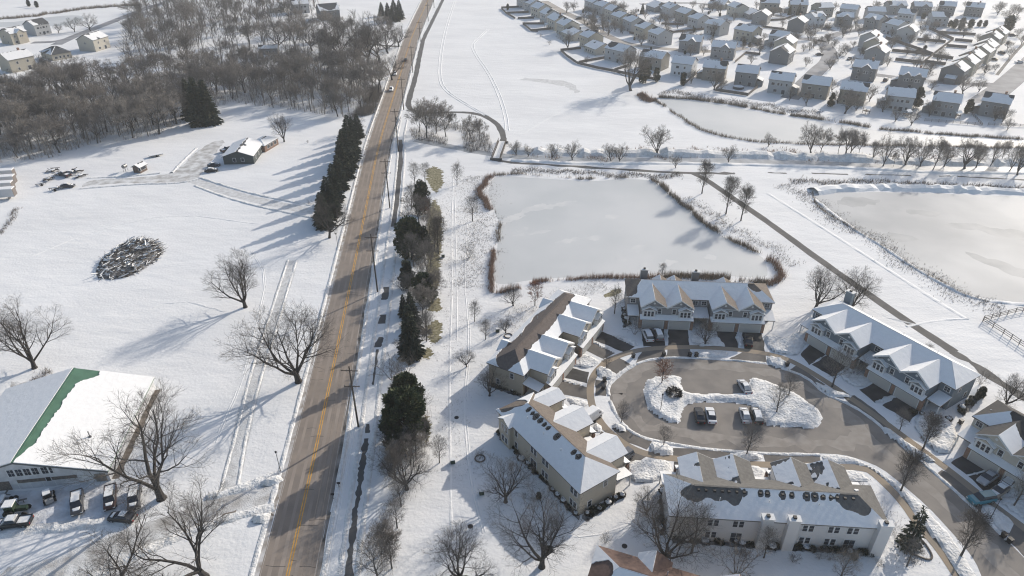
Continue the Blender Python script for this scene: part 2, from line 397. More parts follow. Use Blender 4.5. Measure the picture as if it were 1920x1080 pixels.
# ---- foot paths
strip('path', PP([(838, -15), (830, 0), (802, 57), (794, 72), (785, 112), (780, 142), (770, 175), (764, 197), (771, 207), (795, 212), (855, 210), (890, 212), (915, 220), (935, 235), (945, 255), (942, 268)]), 2.6, M_path, .011, amp=.4)
strip('path', PP([(924, 300), (960, 305), (1060, 311), (1160, 317), (1260, 324), (1330, 325), (1378, 325)]), 1.9, M_path, .011, amp=.8)
for a in ([(1440, 324), (1475, 325)], [(1522, 325), (1590, 327)], [(1622, 327), (1708, 329)], [(1760, 330), (1782, 330)], [(1795, 331), (1860, 334), (1990, 341)]):
    strip('path', PP(a), 1.0, M_path, .011, amp=.5, step=2)
strip('path', PP([(1300, 325), (1325, 337), (1360, 362), (1440, 416), (1540, 490), (1612, 540), (1690, 595), (1790, 660)]), 2.5, M_path, .012, amp=.2)
strip('path', PP([(1790, 660), (1835, 690), (1920, 747), (2000, 800)]), 2.0, M_path, .012, amp=.9, step=1.2)
g = G()
pw = [(655, 1100), (650, 1080), (669, 945), (687, 822), (697, 730), (710, 640), (720, 565), (726, 510), (732, 465), (740, 408), (743, 390), (752, 285), (749, 262), (757, 225)]
strip('path', PP(pw[:4]), 1.0, M_path, .011, amp=.55, step=.5)
strip('path', PP([(689, 812), (690, 795)]), .8, M_path, .011, amp=.3, step=1.0)
strip('path', PP([(700, 722), (704, 680), (708, 655)]), .45, M_path, .011, amp=.4, step=.8)
for a in ([(709, 651), (712, 632)], [(715, 607), (717, 590)], [(720, 562), (725, 538)]): strip('path', PP(a), 1.5, M_path, .011, amp=.9, step=.8)
strip('path', PP([(737, 425), (739, 408), (743, 385), (748, 330), (752, 288), (750, 262)]), 1.6, M_path, .011, amp=.4)
berm(g, [p + Vector((-1.2, 0, 0)) for p in PP(pw)], .9, .22, 1.3, 21); berm(g, [p + Vector((1.5, 0, 0)) for p in PP(pw)], 1.0, .22, 1.3, 22)
g.obj('path_snow_bank', M_plowed)['kind'] = 'structure'
g = G()
for a, w_ in (([(846, 1000), (842, 700), (848, 540), (846, 430), (850, 330)], .5), ([(857, 640), (856, 500), (852, 360)], .4)): berm(g, PP(a), w_, .07, 1.6, 31)
for dx in (-.75, .75):
    for a in ([(855, -5), (838, 45), (828, 90), (824, 130), (826, 155), (838, 172), (860, 187), (890, 205), (912, 217)],
              [(915, 55), (893, 75), (884, 85), (893, 105), (915, 135), (935, 175), (948, 215), (951, 245)], [(1010, -5), (955, 35), (950, 30)]):
        berm(g, [p + Vector((dx, 0, 0)) for p in PP(a)], .55, .14, 1.6, 33)
g.obj('snow_track', M_snow)['kind'] = 'structure'

# ---- farm tracks
sheet('farm_drive', PP([(522, 893), (450, 922), (380, 940), (290, 975), (180, 1015), (60, 1055), (0, 1075), (-40, 1110), (120, 1110), (220, 1045), (330, 1000), (420, 965), (512, 945)]), M_gravel, .006, amp=.8, sm=1)
sheet('yard_track', PP([(150, 352), (165, 337), (260, 333), (325, 325), (352, 300), (372, 282), (395, 266), (425, 262), (405, 285), (392, 312), (372, 334), (340, 342), (260, 343), (170, 347)]), M_gravel, .006, amp=.8, sm=1)
sheet('parking_yard', PP([(0, 925), (100, 915), (200, 908), (262, 915), (270, 965), (200, 990), (90, 1000), (0, 1010), (-60, 1000), (-60, 930)]), mat('rutted_snow', (.74, .75, .77), .8, col2=(.56, .56, .57), vscale=.6, bump=.8, bscale=1.2), .004, amp=.8, sm=1)
strip('farm_drive', PP([(362, 338), (420, 358), (480, 375), (540, 388), (600, 398), (655, 394)]), 4.2, M_packed, .005, amp=.4)
strip('farm_drive', PP([(548, 488), (531, 540), (513, 600), (480, 700), (455, 800), (428, 922)]), 3.4, M_packed, .005, amp=.2)
g = G()
for a in ([(540, 488), (522, 540), (503, 600), (469, 700), (446, 800), (412, 922)], [(556, 488), (540, 540), (523, 600), (491, 700), (464, 800), (444, 922)]): berm(g, PP(a), .7, .2, .9, 41)
for a in ([(365, 348), (420, 369), (480, 386), (540, 399), (590, 409)], [(372, 332), (420, 348), (480, 365), (540, 377), (600, 388)], [(150, 354), (260, 345), (335, 344), (372, 336)], [(165, 334), (240, 331), (300, 325)], [(322, 324), (345, 300), (368, 278)]): berm(g, PP(a), 1.3, .35, 1.0, 42)
for a in ([(515, 950), (425, 972), (335, 1006), (225, 1052), (120, 1112)], [(520, 888), (455, 915), (390, 932)]): berm(g, PP(a), 2.0, .5, .9, 43)
berm(g, PP([(0, 1000), (60, 992), (150, 985), (250, 975)]), 2.2, .3, .8, 44)
g.obj('track_snow_bank', M_plowed)['kind'] = 'structure'
for i, a in enumerate(([(485, 905), (505, 893), (532, 888), (534, 905), (512, 912), (490, 916)], [(470, 965), (500, 958), (512, 966), (496, 985), (470, 985)])):
    mound('snow_pile', PP(a), 1.0, .4, seed=50 + i)
sheet('bare_soil', PP([(390, 985), (420, 962), (445, 955), (438, 968), (405, 985)]), M_dirt, .012, amp=.5, step=.6)
sheet('bare_soil', PP([(492, 958), (503, 957), (515, 966), (510, 969)]), M_dirt, .03, amp=.3, step=.6)

# ---- cul-de-sac street
street = PP([(1142, 738), (1146, 722), (1164, 703), (1184, 687), (1206, 677), (1240, 672), (1272, 671), (1357, 675), (1435, 682), (1470, 692), (1511, 707), (1530, 724), (1550, 739), (1599, 761), (1640, 790),
             (1668, 812), (1692, 840), (1725, 865), (1760, 895), (1802, 932), (1840, 968), (1890, 1015), (1930, 1056), (1990, 1120), (1860, 1120), (1840, 1080), (1830, 1055), (1810, 1027), (1777, 990),
             (1740, 950), (1690, 907), (1652, 877), (1615, 862), (1580, 852), (1537, 850), (1441, 848), (1357, 842), (1306, 837), (1225, 823), (1194, 813), (1171, 797), (1154, 775), (1145, 752)])
sheet('street', street, M_street, .010, sm=1)
ring = PP([(1158, 738), (1170, 712), (1200, 690), (1240, 684), (1300, 685), (1360, 687), (1430, 694), (1480, 708), (1540, 742), (1600, 782), (1625, 812), (1600, 830), (1520, 835), (1440, 830), (1350, 822), (1260, 808), (1205, 797), (1172, 770), (1158, 738)])
strip('salt_streak', ring, 2.6, M_dustsalt, .013, amp=1.6, step=1.5)
strip('salt_streak', PP([(1600, 800), (1680, 866), (1740, 915), (1800, 968), (1860, 1035), (1900, 1090)]), 2.2, M_dustsalt, .0155, amp=1.2, step=1.5)
walkA = [(1136, 678), (1170, 663), (1215, 653), (1300, 650), (1380, 655), (1440, 663), (1480, 674), (1530, 703), (1590, 743), (1650, 785), (1692, 817), (1740, 852), (1790, 890), (1845, 934), (1900, 975), (1960, 1020)]
walkB = [(1136, 678), (1117, 697), (1108, 715), (1106, 737), (1111, 767), (1131, 800), (1160, 825), (1190, 844), (1225, 855), (1300, 864), (1440, 872), (1530, 873), (1618, 876), (1642, 890), (1692, 940), (1722, 985), (1762, 1030), (1795, 1080), (1815, 1115)]
strip('sidewalk', PP(walkA), 1.5, M_conc, .024, sm=2, step=1.5); strip('sidewalk', PP(walkB), 1.5, M_conc, .025, sm=2, step=1.5)
DR = [[(1203, 611), (1245, 612), (1247, 650), (1206, 650)], [(1252, 613), (1290, 614), (1292, 652), (1253, 650)], [(1342, 617), (1380, 618), (1385, 655), (1362, 652), (1347, 634)], [(1393, 617), (1425, 617), (1432, 640), (1434, 660), (1397, 657), (1392, 636)],
      [(1112, 613), (1190, 650), (1172, 662), (1104, 634)], [(1045, 684), (1104, 698), (1101, 719), (1040, 704)],
      [(1524, 640), (1553, 660), (1517, 685), (1500, 664)], [(1644, 715), (1682, 735), (1640, 755), (1613, 731)], [(1689, 738), (1731, 762), (1706, 792), (1655, 760)], [(1556, 664), (1592, 684), (1560, 706), (1522, 684)],
      [(1817, 845), (1860, 877), (1812, 890), (1783, 868)], [(1866, 881), (1903, 908), (1850, 925), (1815, 893)], [(1440, 877), (1546, 879), (1558, 905), (1442, 900)], [(1264, 866), (1362, 870), (1362, 905), (1264, 895)],
      [(1120, 770), (1090, 785), (1100, 800), (1127, 790)]]
for a in DR: sheet('driveway', PP(a), M_drive, .018, amp=.25, step=.8)
DL = [[(1097, 636), (1153, 662), (1132, 673), (1078, 648)], [(1035, 709), (1104, 727), (1106, 750), (1018, 731)], [(1117, 712), (1138, 714), (1136, 742), (1116, 742)], [(1128, 677), (1160, 670), (1182, 683), (1150, 712)],
      [(1120, 827), (1127, 808), (1172, 835), (1215, 855), (1180, 876), (1152, 872)], [(1147, 803), (1168, 800), (1222, 828), (1213, 844), (1170, 826)], [(1262, 840), (1370, 845), (1367, 861), (1262, 857)], [(1430, 849), (1535, 851), (1541, 871), (1435, 866)],
      [(1206, 655), (1247, 653), (1250, 672), (1215, 674), (1190, 683)], [(1251, 653), (1294, 653), (1296, 673), (1251, 672)], [(1392, 660), (1437, 664), (1437, 681), (1362, 676)], [(1496, 684), (1522, 703), (1548, 722), (1530, 725), (1510, 706), (1480, 694)],
      [(1582, 745), (1602, 741), (1640, 768), (1688, 812), (1672, 815), (1640, 790), (1599, 761)], [(1765, 880), (1790, 893), (1845, 936), (1836, 965), (1795, 926), (1755, 890)], [(1895, 978), (1960, 1024), (1950, 1075), (1890, 1012)]]
for a in DL: sheet('driveway', PP(a), M_drivelight, .019, amp=.25, step=.8)
IS = [[(1205, 722), (1216, 709), (1232, 704), (1267, 703), (1281, 708), (1278, 730), (1300, 738), (1385, 738), (1404, 730), (1403, 712), (1412, 706), (1452, 718), (1492, 736), (1520, 757), (1540, 769), (1545, 789), (1534, 801), (1517, 808), (1497, 804), (1458, 801), (1433, 800),
       (1427, 776), (1404, 760), (1350, 755), (1290, 757), (1280, 775), (1278, 797), (1258, 796), (1240, 788), (1216, 772), (1205, 750)]]
mound('snow_covered_island', PP(IS[0]), .5, .42, edge=1.4, rough=.65, seed=70)
BK = [([(1142, 722), (1165, 700), (1190, 684), (1182, 681), (1155, 700), (1136, 716)], .35), ([(1296, 655), (1360, 657), (1372, 664), (1356, 672), (1298, 671)], .6), ([(1436, 664), (1472, 674), (1480, 690), (1458, 693), (1438, 684)], 1.0),
      ([(1522, 712), (1560, 730), (1602, 741), (1590, 750), (1560, 746), (1545, 738), (1527, 722)], .8), ([(1664, 800), (1700, 828), (1735, 850), (1759, 865), (1752, 872), (1716, 858), (1690, 838), (1656, 812), (1648, 800)], 1.0),
      ([(1536, 850), (1590, 853), (1640, 875), (1700, 920), (1750, 965), (1800, 1025), (1830, 1075), (1840, 1110), (1812, 1110), (1765, 1030), (1725, 983), (1695, 937), (1646, 888), (1618, 872), (1545, 870)], .5),
      ([(1218, 825), (1262, 833), (1265, 858), (1225, 852), (1214, 843)], .8), ([(1368, 845), (1425, 848), (1434, 866), (1370, 862)], .7), ([(1160, 792), (1178, 805), (1170, 815), (1150, 806), (1142, 792)], .8), ([(1115, 690), (1128, 685), (1150, 695), (1160, 704), (1143, 716), (1118, 708)], .7),
      ([(1045, 665), (1085, 660), (1130, 675), (1108, 695), (1060, 684)], .5), ([(1103, 633), (1160, 662), (1152, 664), (1098, 638)], .4), ([(1040, 705), (1103, 722), (1102, 728), (1036, 711)], .45), ([(1056, 742), (1104, 750), (1106, 765), (1075, 768)], .5),
      ([(1110, 622), (1180, 632), (1203, 645), (1193, 652), (1130, 624)], .5), ([(1244, 614), (1252, 614), (1255, 650), (1248, 650)], .45), ([(1293, 618), (1340, 622), (1360, 645), (1362, 652), (1294, 650)], .45), ([(1381, 618), (1392, 620), (1397, 655), (1387, 652), (1376, 640)], .5), ([(1428, 622), (1500, 640), (1498, 662), (1478, 668), (1437, 658)], .8),
      ([(1500, 666), (1490, 670), (1440, 655), (1470, 630), (1522, 612), (1520, 632)], .7), ([(1550, 664), (1555, 660), (1522, 683), (1514, 682)], .35), ([(1567, 700), (1595, 685), (1640, 700), (1632, 722), (1612, 730), (1590, 722)], .45), ([(1685, 738), (1682, 748), (1642, 760), (1636, 754), (1660, 742)], .5),
      ([(1705, 790), (1735, 770), (1790, 790), (1800, 830), (1775, 858), (1740, 842)], .9), ([(1813, 889), (1862, 878), (1866, 883), (1818, 894)], .4), ([(1850, 960), (1836, 950), (1850, 940), (1890, 968), (1905, 985), (1890, 1008), (1868, 992)], .6), ([(1862, 935), (1920, 925), (1960, 990), (1905, 968)], .4),
      ([(1170, 870), (1190, 862), (1240, 860), (1262, 868), (1262, 895), (1210, 910), (1180, 905)], .7), ([(1365, 868), (1438, 874), (1440, 905), (1365, 905)], .4), ([(1558, 880), (1612, 880), (1640, 905), (1600, 908), (1560, 900)], .4), ([(1115, 790), (1128, 797), (1133, 808), (1122, 815), (1108, 803)], .5), ([(1152, 846), (1175, 836), (1184, 838), (1160, 852)], .3)]
for i, (a, h) in enumerate(BK): mound('snow_bank', PP(a), h * .8, .45, seed=100 + 3 * i, edge=.9, rough=.9, base=.12)
g = G()
for i, a in enumerate(([(1142, 742), (1138, 725), (1165, 700), (1186, 686), (1208, 676), (1240, 671), (1272, 670), (1360, 674), (1437, 681)], [(1465, 690), (1512, 706), (1545, 738), (1600, 761), (1642, 790), (1664, 812)], [(1725, 862), (1760, 893), (1802, 930), (1840, 966), (1890, 1014)],
          [(1144, 752), (1155, 778), (1172, 800), (1194, 816), (1224, 826), (1306, 840), (1357, 845), (1441, 851), (1537, 853)])): berm(g, PP(a), .8, .28, .6, 60 + i)
g.obj('kerb_snow_bank', M_plowed)['kind'] = 'structure'

# ---- subdivision streets
M_far = mat('snowy_street', (.33, .33, .34), .85, col2=(.20, .20, .21), vscale=.12, detail=8)
M_tan = mat('sandy_street', (.46, .42, .37), .9, col2=(.33, .30, .27), vscale=.12)
strip('street', PP([(1400, 86), (1450, 76), (1490, 72), (1525, 74), (1546, 82), (1557, 98), (1553, 116), (1535, 130), (1505, 160), (1480, 185)]), 8.5, M_far, .010)
strip('street', PP([(1540, 78), (1565, 64), (1600, 57), (1640, 52)]), 7, M_far, .010)
strip('street', PP([(1020, 2), (1049, 19), (1071, 29), (1096, 41), (1115, 54), (1145, 71), (1180, 84), (1250, 92), (1330, 98), (1400, 90)]), 7, M_tan, .009)
strip('street', PP([(2040, 20), (1980, 75), (1935, 115), (1880, 165), (1835, 195)]), 11, M_far, .011)
strip('street', PP([(1640, 140), (1700, 148), (1770, 155), (1840, 160), (1890, 158)]), 7, M_far, .010)
strip('street', PP([(1200, 8), (1300, 4), (1420, 20), (1500, 40), (1560, 58)]), 7, M_far, .009)
strip('sidewalk', PP([(1869, 141), (1895, 108), (1917, 84), (1940, 62)]), 1.6, M_path, .012)
strip('street', PP([(105, 84), (130, 72), (160, 60), (225, 35), (275, 15), (330, -2), (400, -20)]), 7, M_far, .010)
strip('street', PP([(60, 80), (115, 78), (160, 60)]), 6, M_far, .009)
strip('driveway', PP([(655, 75), (700, 84), (757, 88)]), 4, M_path, .009, amp=.6)
# grass showing along the windbreak
GR = [[(800, 318), (812, 312), (828, 318), (832, 345), (818, 362), (806, 350), (800, 335)], [(800, 400), (815, 372), (828, 395), (830, 430), (826, 500), (822, 540), (806, 545), (800, 500)], [(800, 572), (812, 556), (828, 562), (826, 582), (804, 585)], [(802, 610), (815, 600), (830, 606), (826, 638), (808, 645), (800, 628)],
      [(790, 655), (806, 650), (812, 662), (798, 676), (788, 668)], [(790, 790), (800, 778), (808, 800), (806, 825), (796, 830)]]
for a in GR: sheet('grass_patch', PP(a), M_grass, .012, amp=1.2, step=.3, sc=2.3)
sheet('grass_patch', PP([(1132, 553), (1145, 545), (1162, 541), (1164, 548), (1150, 555), (1135, 558)]), M_grass, .012, amp=.4, step=.5)
sheet('bare_soil', PP([(290, 731), (300, 731), (224, 898), (205, 898)]), M_dirt, .02, amp=.4, step=.6)
sheet('bare_soil', PP([(20, 715), (62, 716), (58, 745), (38, 770), (20, 800), (0, 830), (0, 760)]), M_gravel, .010, amp=1.0, step=.8)
sheet('bare_soil', PP([(1063, 152), (1075, 158), (1085, 172), (1078, 175), (1066, 166), (1050, 160), (975, 149), (985, 146)]), M_packed, .008, amp=2.0, step=2)

# greyer wind-swept ice on the bright pond, snow drifts on the square pond
M_swept = mat('swept_ice', (.36, .365, .367), .6, col2=(.46, .46, .455), vscale=.15, spec=.1, detail=8)
for a in ([(1765, 421), (1790, 417), (1830, 420), (1880, 428), (1940, 436), (1940, 452), (1880, 445), (1830, 434), (1790, 428)], [(1800, 470), (1840, 480), (1890, 497), (1950, 515), (1950, 530), (1880, 510), (1830, 490)], [(1640, 440), (1680, 437), (1720, 445), (1700, 455), (1665, 452)], [(1560, 372), (1620, 368), (1660, 376), (1620, 388), (1575, 385)], [(1690, 395), (1740, 392), (1770, 400), (1730, 408)]):
    sheet('ice_patch', PP(a), M_swept, .010, amp=2.2, step=1.5, sc=.25, sm=1)
M_drift = mat('ice_drift', (.66, .655, .64), .7, col2=(.58, .585, .58), vscale=.2)
rq = random.Random(9)
for k in range(16):
    x = rq.uniform(945, 1380); y = rq.uniform(350, 500)
    if x > 1180 and y < 350 + (x - 1180) * .55: continue
    c = P(x, y); w_ = rq.uniform(2, 7); h_ = rq.uniform(.8, 2.2); an = rq.uniform(.3, .9)
    pts = [c + Vector((math.cos(t * .785) * w_ * math.cos(an) - math.sin(t * .785) * h_ * math.sin(an), math.cos(t * .785) * w_ * math.sin(an) + math.sin(t * .785) * h_ * math.cos(an), 0)) for t in range(8)]
    sheet('snow_drift', pts, M_drift, .010 + k * .0012, amp=1.2, step=.8, sc=.6, sm=1)
# foot and ski tracks
g = G()
for a in ([(905, 1000), (880, 900), (868, 760), (880, 640), (870, 520), (876, 420)], [(470, 470), (500, 520), (478, 620), (450, 720), (400, 830)], [(140, 640), (230, 600), (330, 560), (420, 585)], [(60, 480), (180, 430), (330, 400), (480, 420)], [(1500, 560), (1560, 540), (1640, 590), (1720, 610)], [(1030, 1000), (1100, 1010), (1190, 980), (1230, 930)], [(980, 250), (1040, 215), (1100, 190), (1160, 180)], [(620, 960), (640, 880), (655, 800), (668, 730)], [(606, 1075), (626, 985), (648, 880), (664, 790)], [(690, 640), (700, 560), (712, 480)]):
    berm(g, PP(a), .3, .07, .5, 91, gap=.3); berm(g, [p + Vector((.45, .1, 0)) for p in PP(a)], .25, .06, .5, 95, gap=.3)
g.obj('snow_track', M_snow)['kind'] = 'structure'
# ================================================================ BUILDINGS
def clip_half(poly, f):
    out = []; n = len(poly)
    for i in range(n):
        a, b = poly[i], poly[(i + 1) % n]; fa, fb = f(a), f(b)
        if fa >= 0: out.append(a)
        if (fa >= 0) != (fb >= 0): out.append(a.lerp(b, fa / (fa - fb)))
    return out
def snow_mesh(facets, maskf, t=0.12, res=0.6):
    g = G(); key = {}; edges = {}
    for poly in facets:
        poly = [Vector(p) for p in poly]
        n = (poly[1] - poly[0]).cross(poly[2] - poly[0]).normalized()
        if n.z < 0: n = -n; poly.reverse()
        u = (poly[1] - poly[0]).normalized(); v = n.cross(u); o = poly[0]
        q = [Vector(((p - o).dot(u), (p - o).dot(v))) for p in poly]
        x0 = min(p.x for p in q); x1 = max(p.x for p in q); y0 = min(p.y for p in q); y1 = max(p.y for p in q)
        nx = max(1, round((x1 - x0) / res)); ny = max(1, round((y1 - y0) / res)); m = len(q)
        cache = {}
        def mk(p):
            k = (round(p.x, 3), round(p.y, 3))
            if k not in cache: cache[k] = maskf(o + u * p.x + v * p.y, n)
            return cache[k]
        hs = [(lambda p, a=q[i], b=q[(i + 1) % m]: (b.x - a.x) * (p.y - a.y) - (b.y - a.y) * (p.x - a.x)) for i in range(m)]
        for i in range(nx):
            for j in range(ny):
                c = [Vector((x0 + (x1 - x0) * (i + a) / nx, y0 + (y1 - y0) * (j + b) / ny)) for a, b in ((0, 0), (1, 0), (1, 1), (0, 1))]
                for tri in ((c[0], c[1], c[2]), (c[0], c[2], c[3])):
                    pl = list(tri)
                    for h in hs:
                        if any(h(p) < -1e-7 for p in pl): pl = clip_half(pl, h)
                        if len(pl) < 3: break
                    if len(pl) < 3: continue
                    ms = [mk(p) for p in pl]
                    if max(ms) <= 0: continue
                    if min(ms) < 0:
                        pl = clip_half(pl, mk)
                        if len(pl) < 3: continue
                    ids = []
                    for p in pl:
                        w3 = o + u * p.x + v * p.y; k = (round(w3.x, 2), round(w3.y, 2), round(w3.z, 2), round(n.x, 1), round(n.y, 1))
                        if k not in key: key[k] = len(g.v); g.v.append(tuple(w3 + n * t)); g.m.append(0)
                        if not ids or ids[-1] != key[k]: ids.append(key[k])
                    if len(ids) > 1 and ids[0] == ids[-1]: ids.pop()
                    if len(set(ids)) < 3 or len(set(ids)) != len(ids): continue
                    g.f.append(tuple(ids))
                    for a, b in zip(ids, ids[1:] + ids[:1]): edges[(a, b)] = n
    for (a, b), n in edges.items():
        if (b, a) not in edges:
            k = len(g.v); g.v += [tuple(Vector(g.v[a]) - n * t), tuple(Vector(g.v[b]) - n * t)]; g.f.append((b, a, k, k + 1))
    g.m = [0] * len(g.f)
    return g
def slab(g, quad, th, mi=0):
    q = [Vector(p) for p in quad]; n = (q[1] - q[0]).cross(q[2] - q[0]).normalized()
    if n.z < 0: q.reverse(); n = -n
    k = len(q); vs = q + [p - Vector((0, 0, th)) for p in q]
    g.add(vs, [tuple(range(k)), tuple(range(2 * k - 1, k - 1, -1))] + [(i, k + i, k + (i + 1) % k, (i + 1) % k) for i in range(k)], mi)
    return q
WIN = {}
def window(parent, w, h, loc, rz, style='far'):
    k = (round(w, 2), round(h, 2), style)
    if k not in WIN:
        g = G(); f = .11 if style != 'far' else .09
        g.box(-w / 2 - f, w / 2 + f, -.06, .02, -h / 2 - f, h / 2 + f, 0)
        if style == 'far':
            g.box(-w / 2, w / 2, -.065, 0, -h / 2, h / 2, 1); WIN[k] = g.mesh('window', [M_white, M_glass])
        else:
            p = G(); nmul = 2 if w > 1.0 else 1
            for i in range(nmul):
                a = -w / 2 + w * i / nmul + .03; b = -w / 2 + w * (i + 1) / nmul - .03
                for z0, z1 in ((-h / 2, -.03), (.03, h / 2)): p.box(a, b, -.075, -.03, z0, z1)
            WIN[k] = g.mesh('window', M_white); WIN[k + ('p',)] = p.mesh('pane', M_glass)
    o = inst('window', WIN[k], parent, loc, rz)
    if style != 'far': inst('pane', WIN[k + ('p',)], o)
    return o
def sunny(n, rz):
    h = V2(n)
    if h.length < 1e-3: return 0
    h = Matrix.Rotation(rz, 2) @ h
    return h.dot(SUNXY) / max(.25, 1)          # n is unit, so this carries the slope too

def townhouse(label, a, b, side, body, roofc, L=None, pairs=None, blobs=(), rear=(), vents=False, rear_ext=(), seed=0, sunbias=0.0, chim=(), gs=.66, gx_=-.05):
    E, RZ, D = 5.6, 8.0, 8.8
    pa = P(*a, E) if len(a) == 2 else Vector(a); pb = P(*b, E) if len(b) == 2 else Vector(b)
    d = V2(pb - pa); Lm = L or d.length; d.normalize()
    ang = math.atan2(d.y, d.x); nrm = Vector((-d.y, d.x))
    mid = V2(pa) + d * Lm / 2
    if side == 'front': c = mid + nrm * D / 2; rz = ang
    else: c = mid + nrm * D / 2; rz = ang + math.pi
    root = thing('townhouse_building', label, 'townhouse', (c.x, c.y, 0), rz, 'townhouses around the loop street')
    hl = Lm / 2; hd = D / 2; ov = .35
    ms = siding(body[0], body[1]); mr = shingle(roofc[0], roofc[1]); fy = -hd - 3.5; gy = -hd - 4.5
    if pairs is None: pairs = [(-hl + 3.0, -hl + 15.1), (hl - 15.1, hl - 3.0)]
    g = G(); g.box(-hl + ov, hl - ov, -hd + ov, hd - ov, 0, E - .05); g.obj('wall', ms, root)
    # main hip roof
    hx = hl - hd * .95
    top = [[(-hl, -hd, E), (hl, -hd, E), (hx, 0, RZ), (-hx, 0, RZ)], [(hl, hd, E), (-hl, hd, E), (-hx, 0, RZ), (hx, 0, RZ)], [(-hl, hd, E), (-hl, -hd, E), (-hx, 0, RZ)], [(hl, -hd, E), (hl, hd, E), (hx, 0, RZ)]]
    g = G()
    for q in top: slab(g, q, .2)
    roof = g.obj('roof', mr, root)
    rv = random.Random(seed); vlist = [(-hx + .8 + k * 1.2 + rv.uniform(-.12, .12), rv.uniform(.3, .52)) for k in range(int(2 * hx / 1.2)) if rv.random() < .72]
    def mask(p, n, extra=0.0):
        s = sunny(n, rz); b0 = (0.55 if s < 0.12 else -0.25) + extra + (-sunbias if s >= .12 else 0)
        m = b0 + .42 * N(p.x, p.y, .28, seed) + .25 * N(p.x, p.y, .8, seed + 4) + .16 * N(p.x, p.y * .4, 2.4, seed + 9)
        for (bx, by, br, bs) in blobs:
            dd = math.hypot((p.x - bx) / br, (p.y - by) / (br * bs)); 
            if dd < 1.8: m -= max(0, 1.5 - dd) * 1.7 * (1 if bs > 0 else -1)
        if vents:
            for (vx, vr) in vlist:
                dq = math.hypot((p.x - vx) / vr, (p.y - .68) / (vr * 1.15))
                if dq < 1.3: m -= max(0, 1.3 - dq) * 4
        return m
    snow_mesh(top, mask, .13, .34).obj('snow', M_roofsnow, roof)
    g = G(); g.box(-hx, hx, -.16, .16, RZ - .03, RZ + .07); g.obj('ridge_cap', mr, root)
    if vents:
        gm = G(); gm.box(-.2, .2, -.2, .2, -.15, .2); vm = gm.mesh('roof_vent', M_dark)
        for (vx, vr) in vlist:
            yv = .62; inst('roof_vent', vm, root, (vx, yv, RZ - yv * (RZ - E) / hd + .02))
    for (x0, x1) in pairs:
        ng = 2 if x1 - x0 > 8 else 1; wu = (x1 - x0) / ng
        g = G(); g.box(x0 + .2, x1 - .2, fy, -hd + ov + .01, 0, E - .06); wing = g.obj('front_wing', ms, root)
        g = G(); g.box(x0 + .1, x1 - .1, gy, fy - .002, 0, 2.75); gar = g.obj('garage', ms, root)
        q = [(x0 - .1, gy - .4, 2.72), (x1 + .1, gy - .4, 2.72), (x1 + .1, fy, 3.3), (x0 - .1, fy, 3.3)]
        g = G(); slab(g, q, .14); pr = g.obj('garage_roof', mr, root)
        snow_mesh([q], lambda p, n: .5 + .5 * N(p.x, p.y, .6, seed), .13, .6).obj('snow', M_roofsnow, pr)
        for k in range(ng):
            cx = x0 + wu * (k + .5); hw = wu / 2 + .1; GZ = E + hw * gs
            yb = min(-.25, -hd + (GZ - E) * hd / (RZ - E) + .25)
            q1 = [(cx - hw, fy - .5, E - .07), (cx, fy - .5, GZ), (cx, yb, GZ), (cx - hw, -hd + .3, E - .07)]
            q2 = [(cx, fy - .5, GZ), (cx + hw, fy - .5, E - .07), (cx + hw, -hd + .3, E - .07), (cx, yb, GZ)]
            g = G(); slab(g, q1, .18); slab(g, q2, .18); gr = g.obj('gable_roof', mr, root)
            snow_mesh([q1, q2], lambda p, n: mask(p, n, gx_), .12, .34).obj('snow', M_roofsnow, gr)
            g = G(); g.yprism([(cx - hw + .3, E - .1), (cx + hw - .3, E - .1), (cx, GZ - .3)], fy - .05, fy + .3); ga = g.obj('gable', ms, root)
            g = G()
            for sg in (-1, 1): slab(g, [(cx, fy - .56, GZ - .02), (cx + sg * hw, fy - .56, E - .09), (cx + sg * hw, fy - .5, E - .09), (cx, fy - .5, GZ - .02)], .22)
            g.box(cx - hw + .2, cx + hw - .2, fy - .14, fy - .004, E - .2, E - .02); g.obj('gable_trim', M_white, root)
            gv = G(); gv.tube([(cx, fy - .10, E + .85), (cx, fy - .03, E + .85)], .26, 10, cap=True); gv.obj('gable_vent', M_white, root)
            # bay window on the outer side
            s = -1 if k == 0 else 1
            bx = cx + s * 1.15 if ng == 2 else cx; bw = 1.45
            g = G(); g.box(bx - bw, bx + bw, fy - .75, fy - .003, 3.0, 5.0); g.obj('bay', M_white, root)
            q1 = [(bx - bw - .25, fy - 1.05, 4.95), (bx, fy - 1.05, 5.85), (bx, fy - .02, 5.85), (bx - bw - .25, fy - .02, 4.95)]
            q2 = [(bx, fy - 1.05, 5.85), (bx + bw + .25, fy - 1.05, 4.95), (bx + bw + .25, fy - .02, 4.95), (bx, fy - .02, 5.85)]
            g = G(); slab(g, q1, .1); slab(g, q2, .1); br = g.obj('bay_roof', mr, root)
            snow_mesh([q1, q2], lambda p, n: .3 + .5 * N(p.x, p.y, .7, seed + 8), .09, .5).obj('snow', M_roofsnow, br)
            g = G(); g.yprism([(bx - bw, 4.98), (bx + bw, 4.98), (bx, 5.7)], fy - .74, fy - .6); g.obj('bay_gable', ms, root)
            for j in (-1, 0, 1): window(root, .62, 1.3, (bx + j * .82, fy - .752, 4.0), 0, 'near')
            if ng == 2: window(root, .8, 1.25, (cx - s * 1.35, fy - .002, 4.3), 0, 'near')
            g = G(); g.box(cx - 2.35, cx + 2.35, gy - .05, gy - .002, .03, 2.25)
            for zz in (.55, 1.1, 1.65): g.box(cx - 2.33, cx + 2.33, gy - .056, gy - .051, zz, zz + .03)
            g.obj('garage_door', M_gdoor, root)
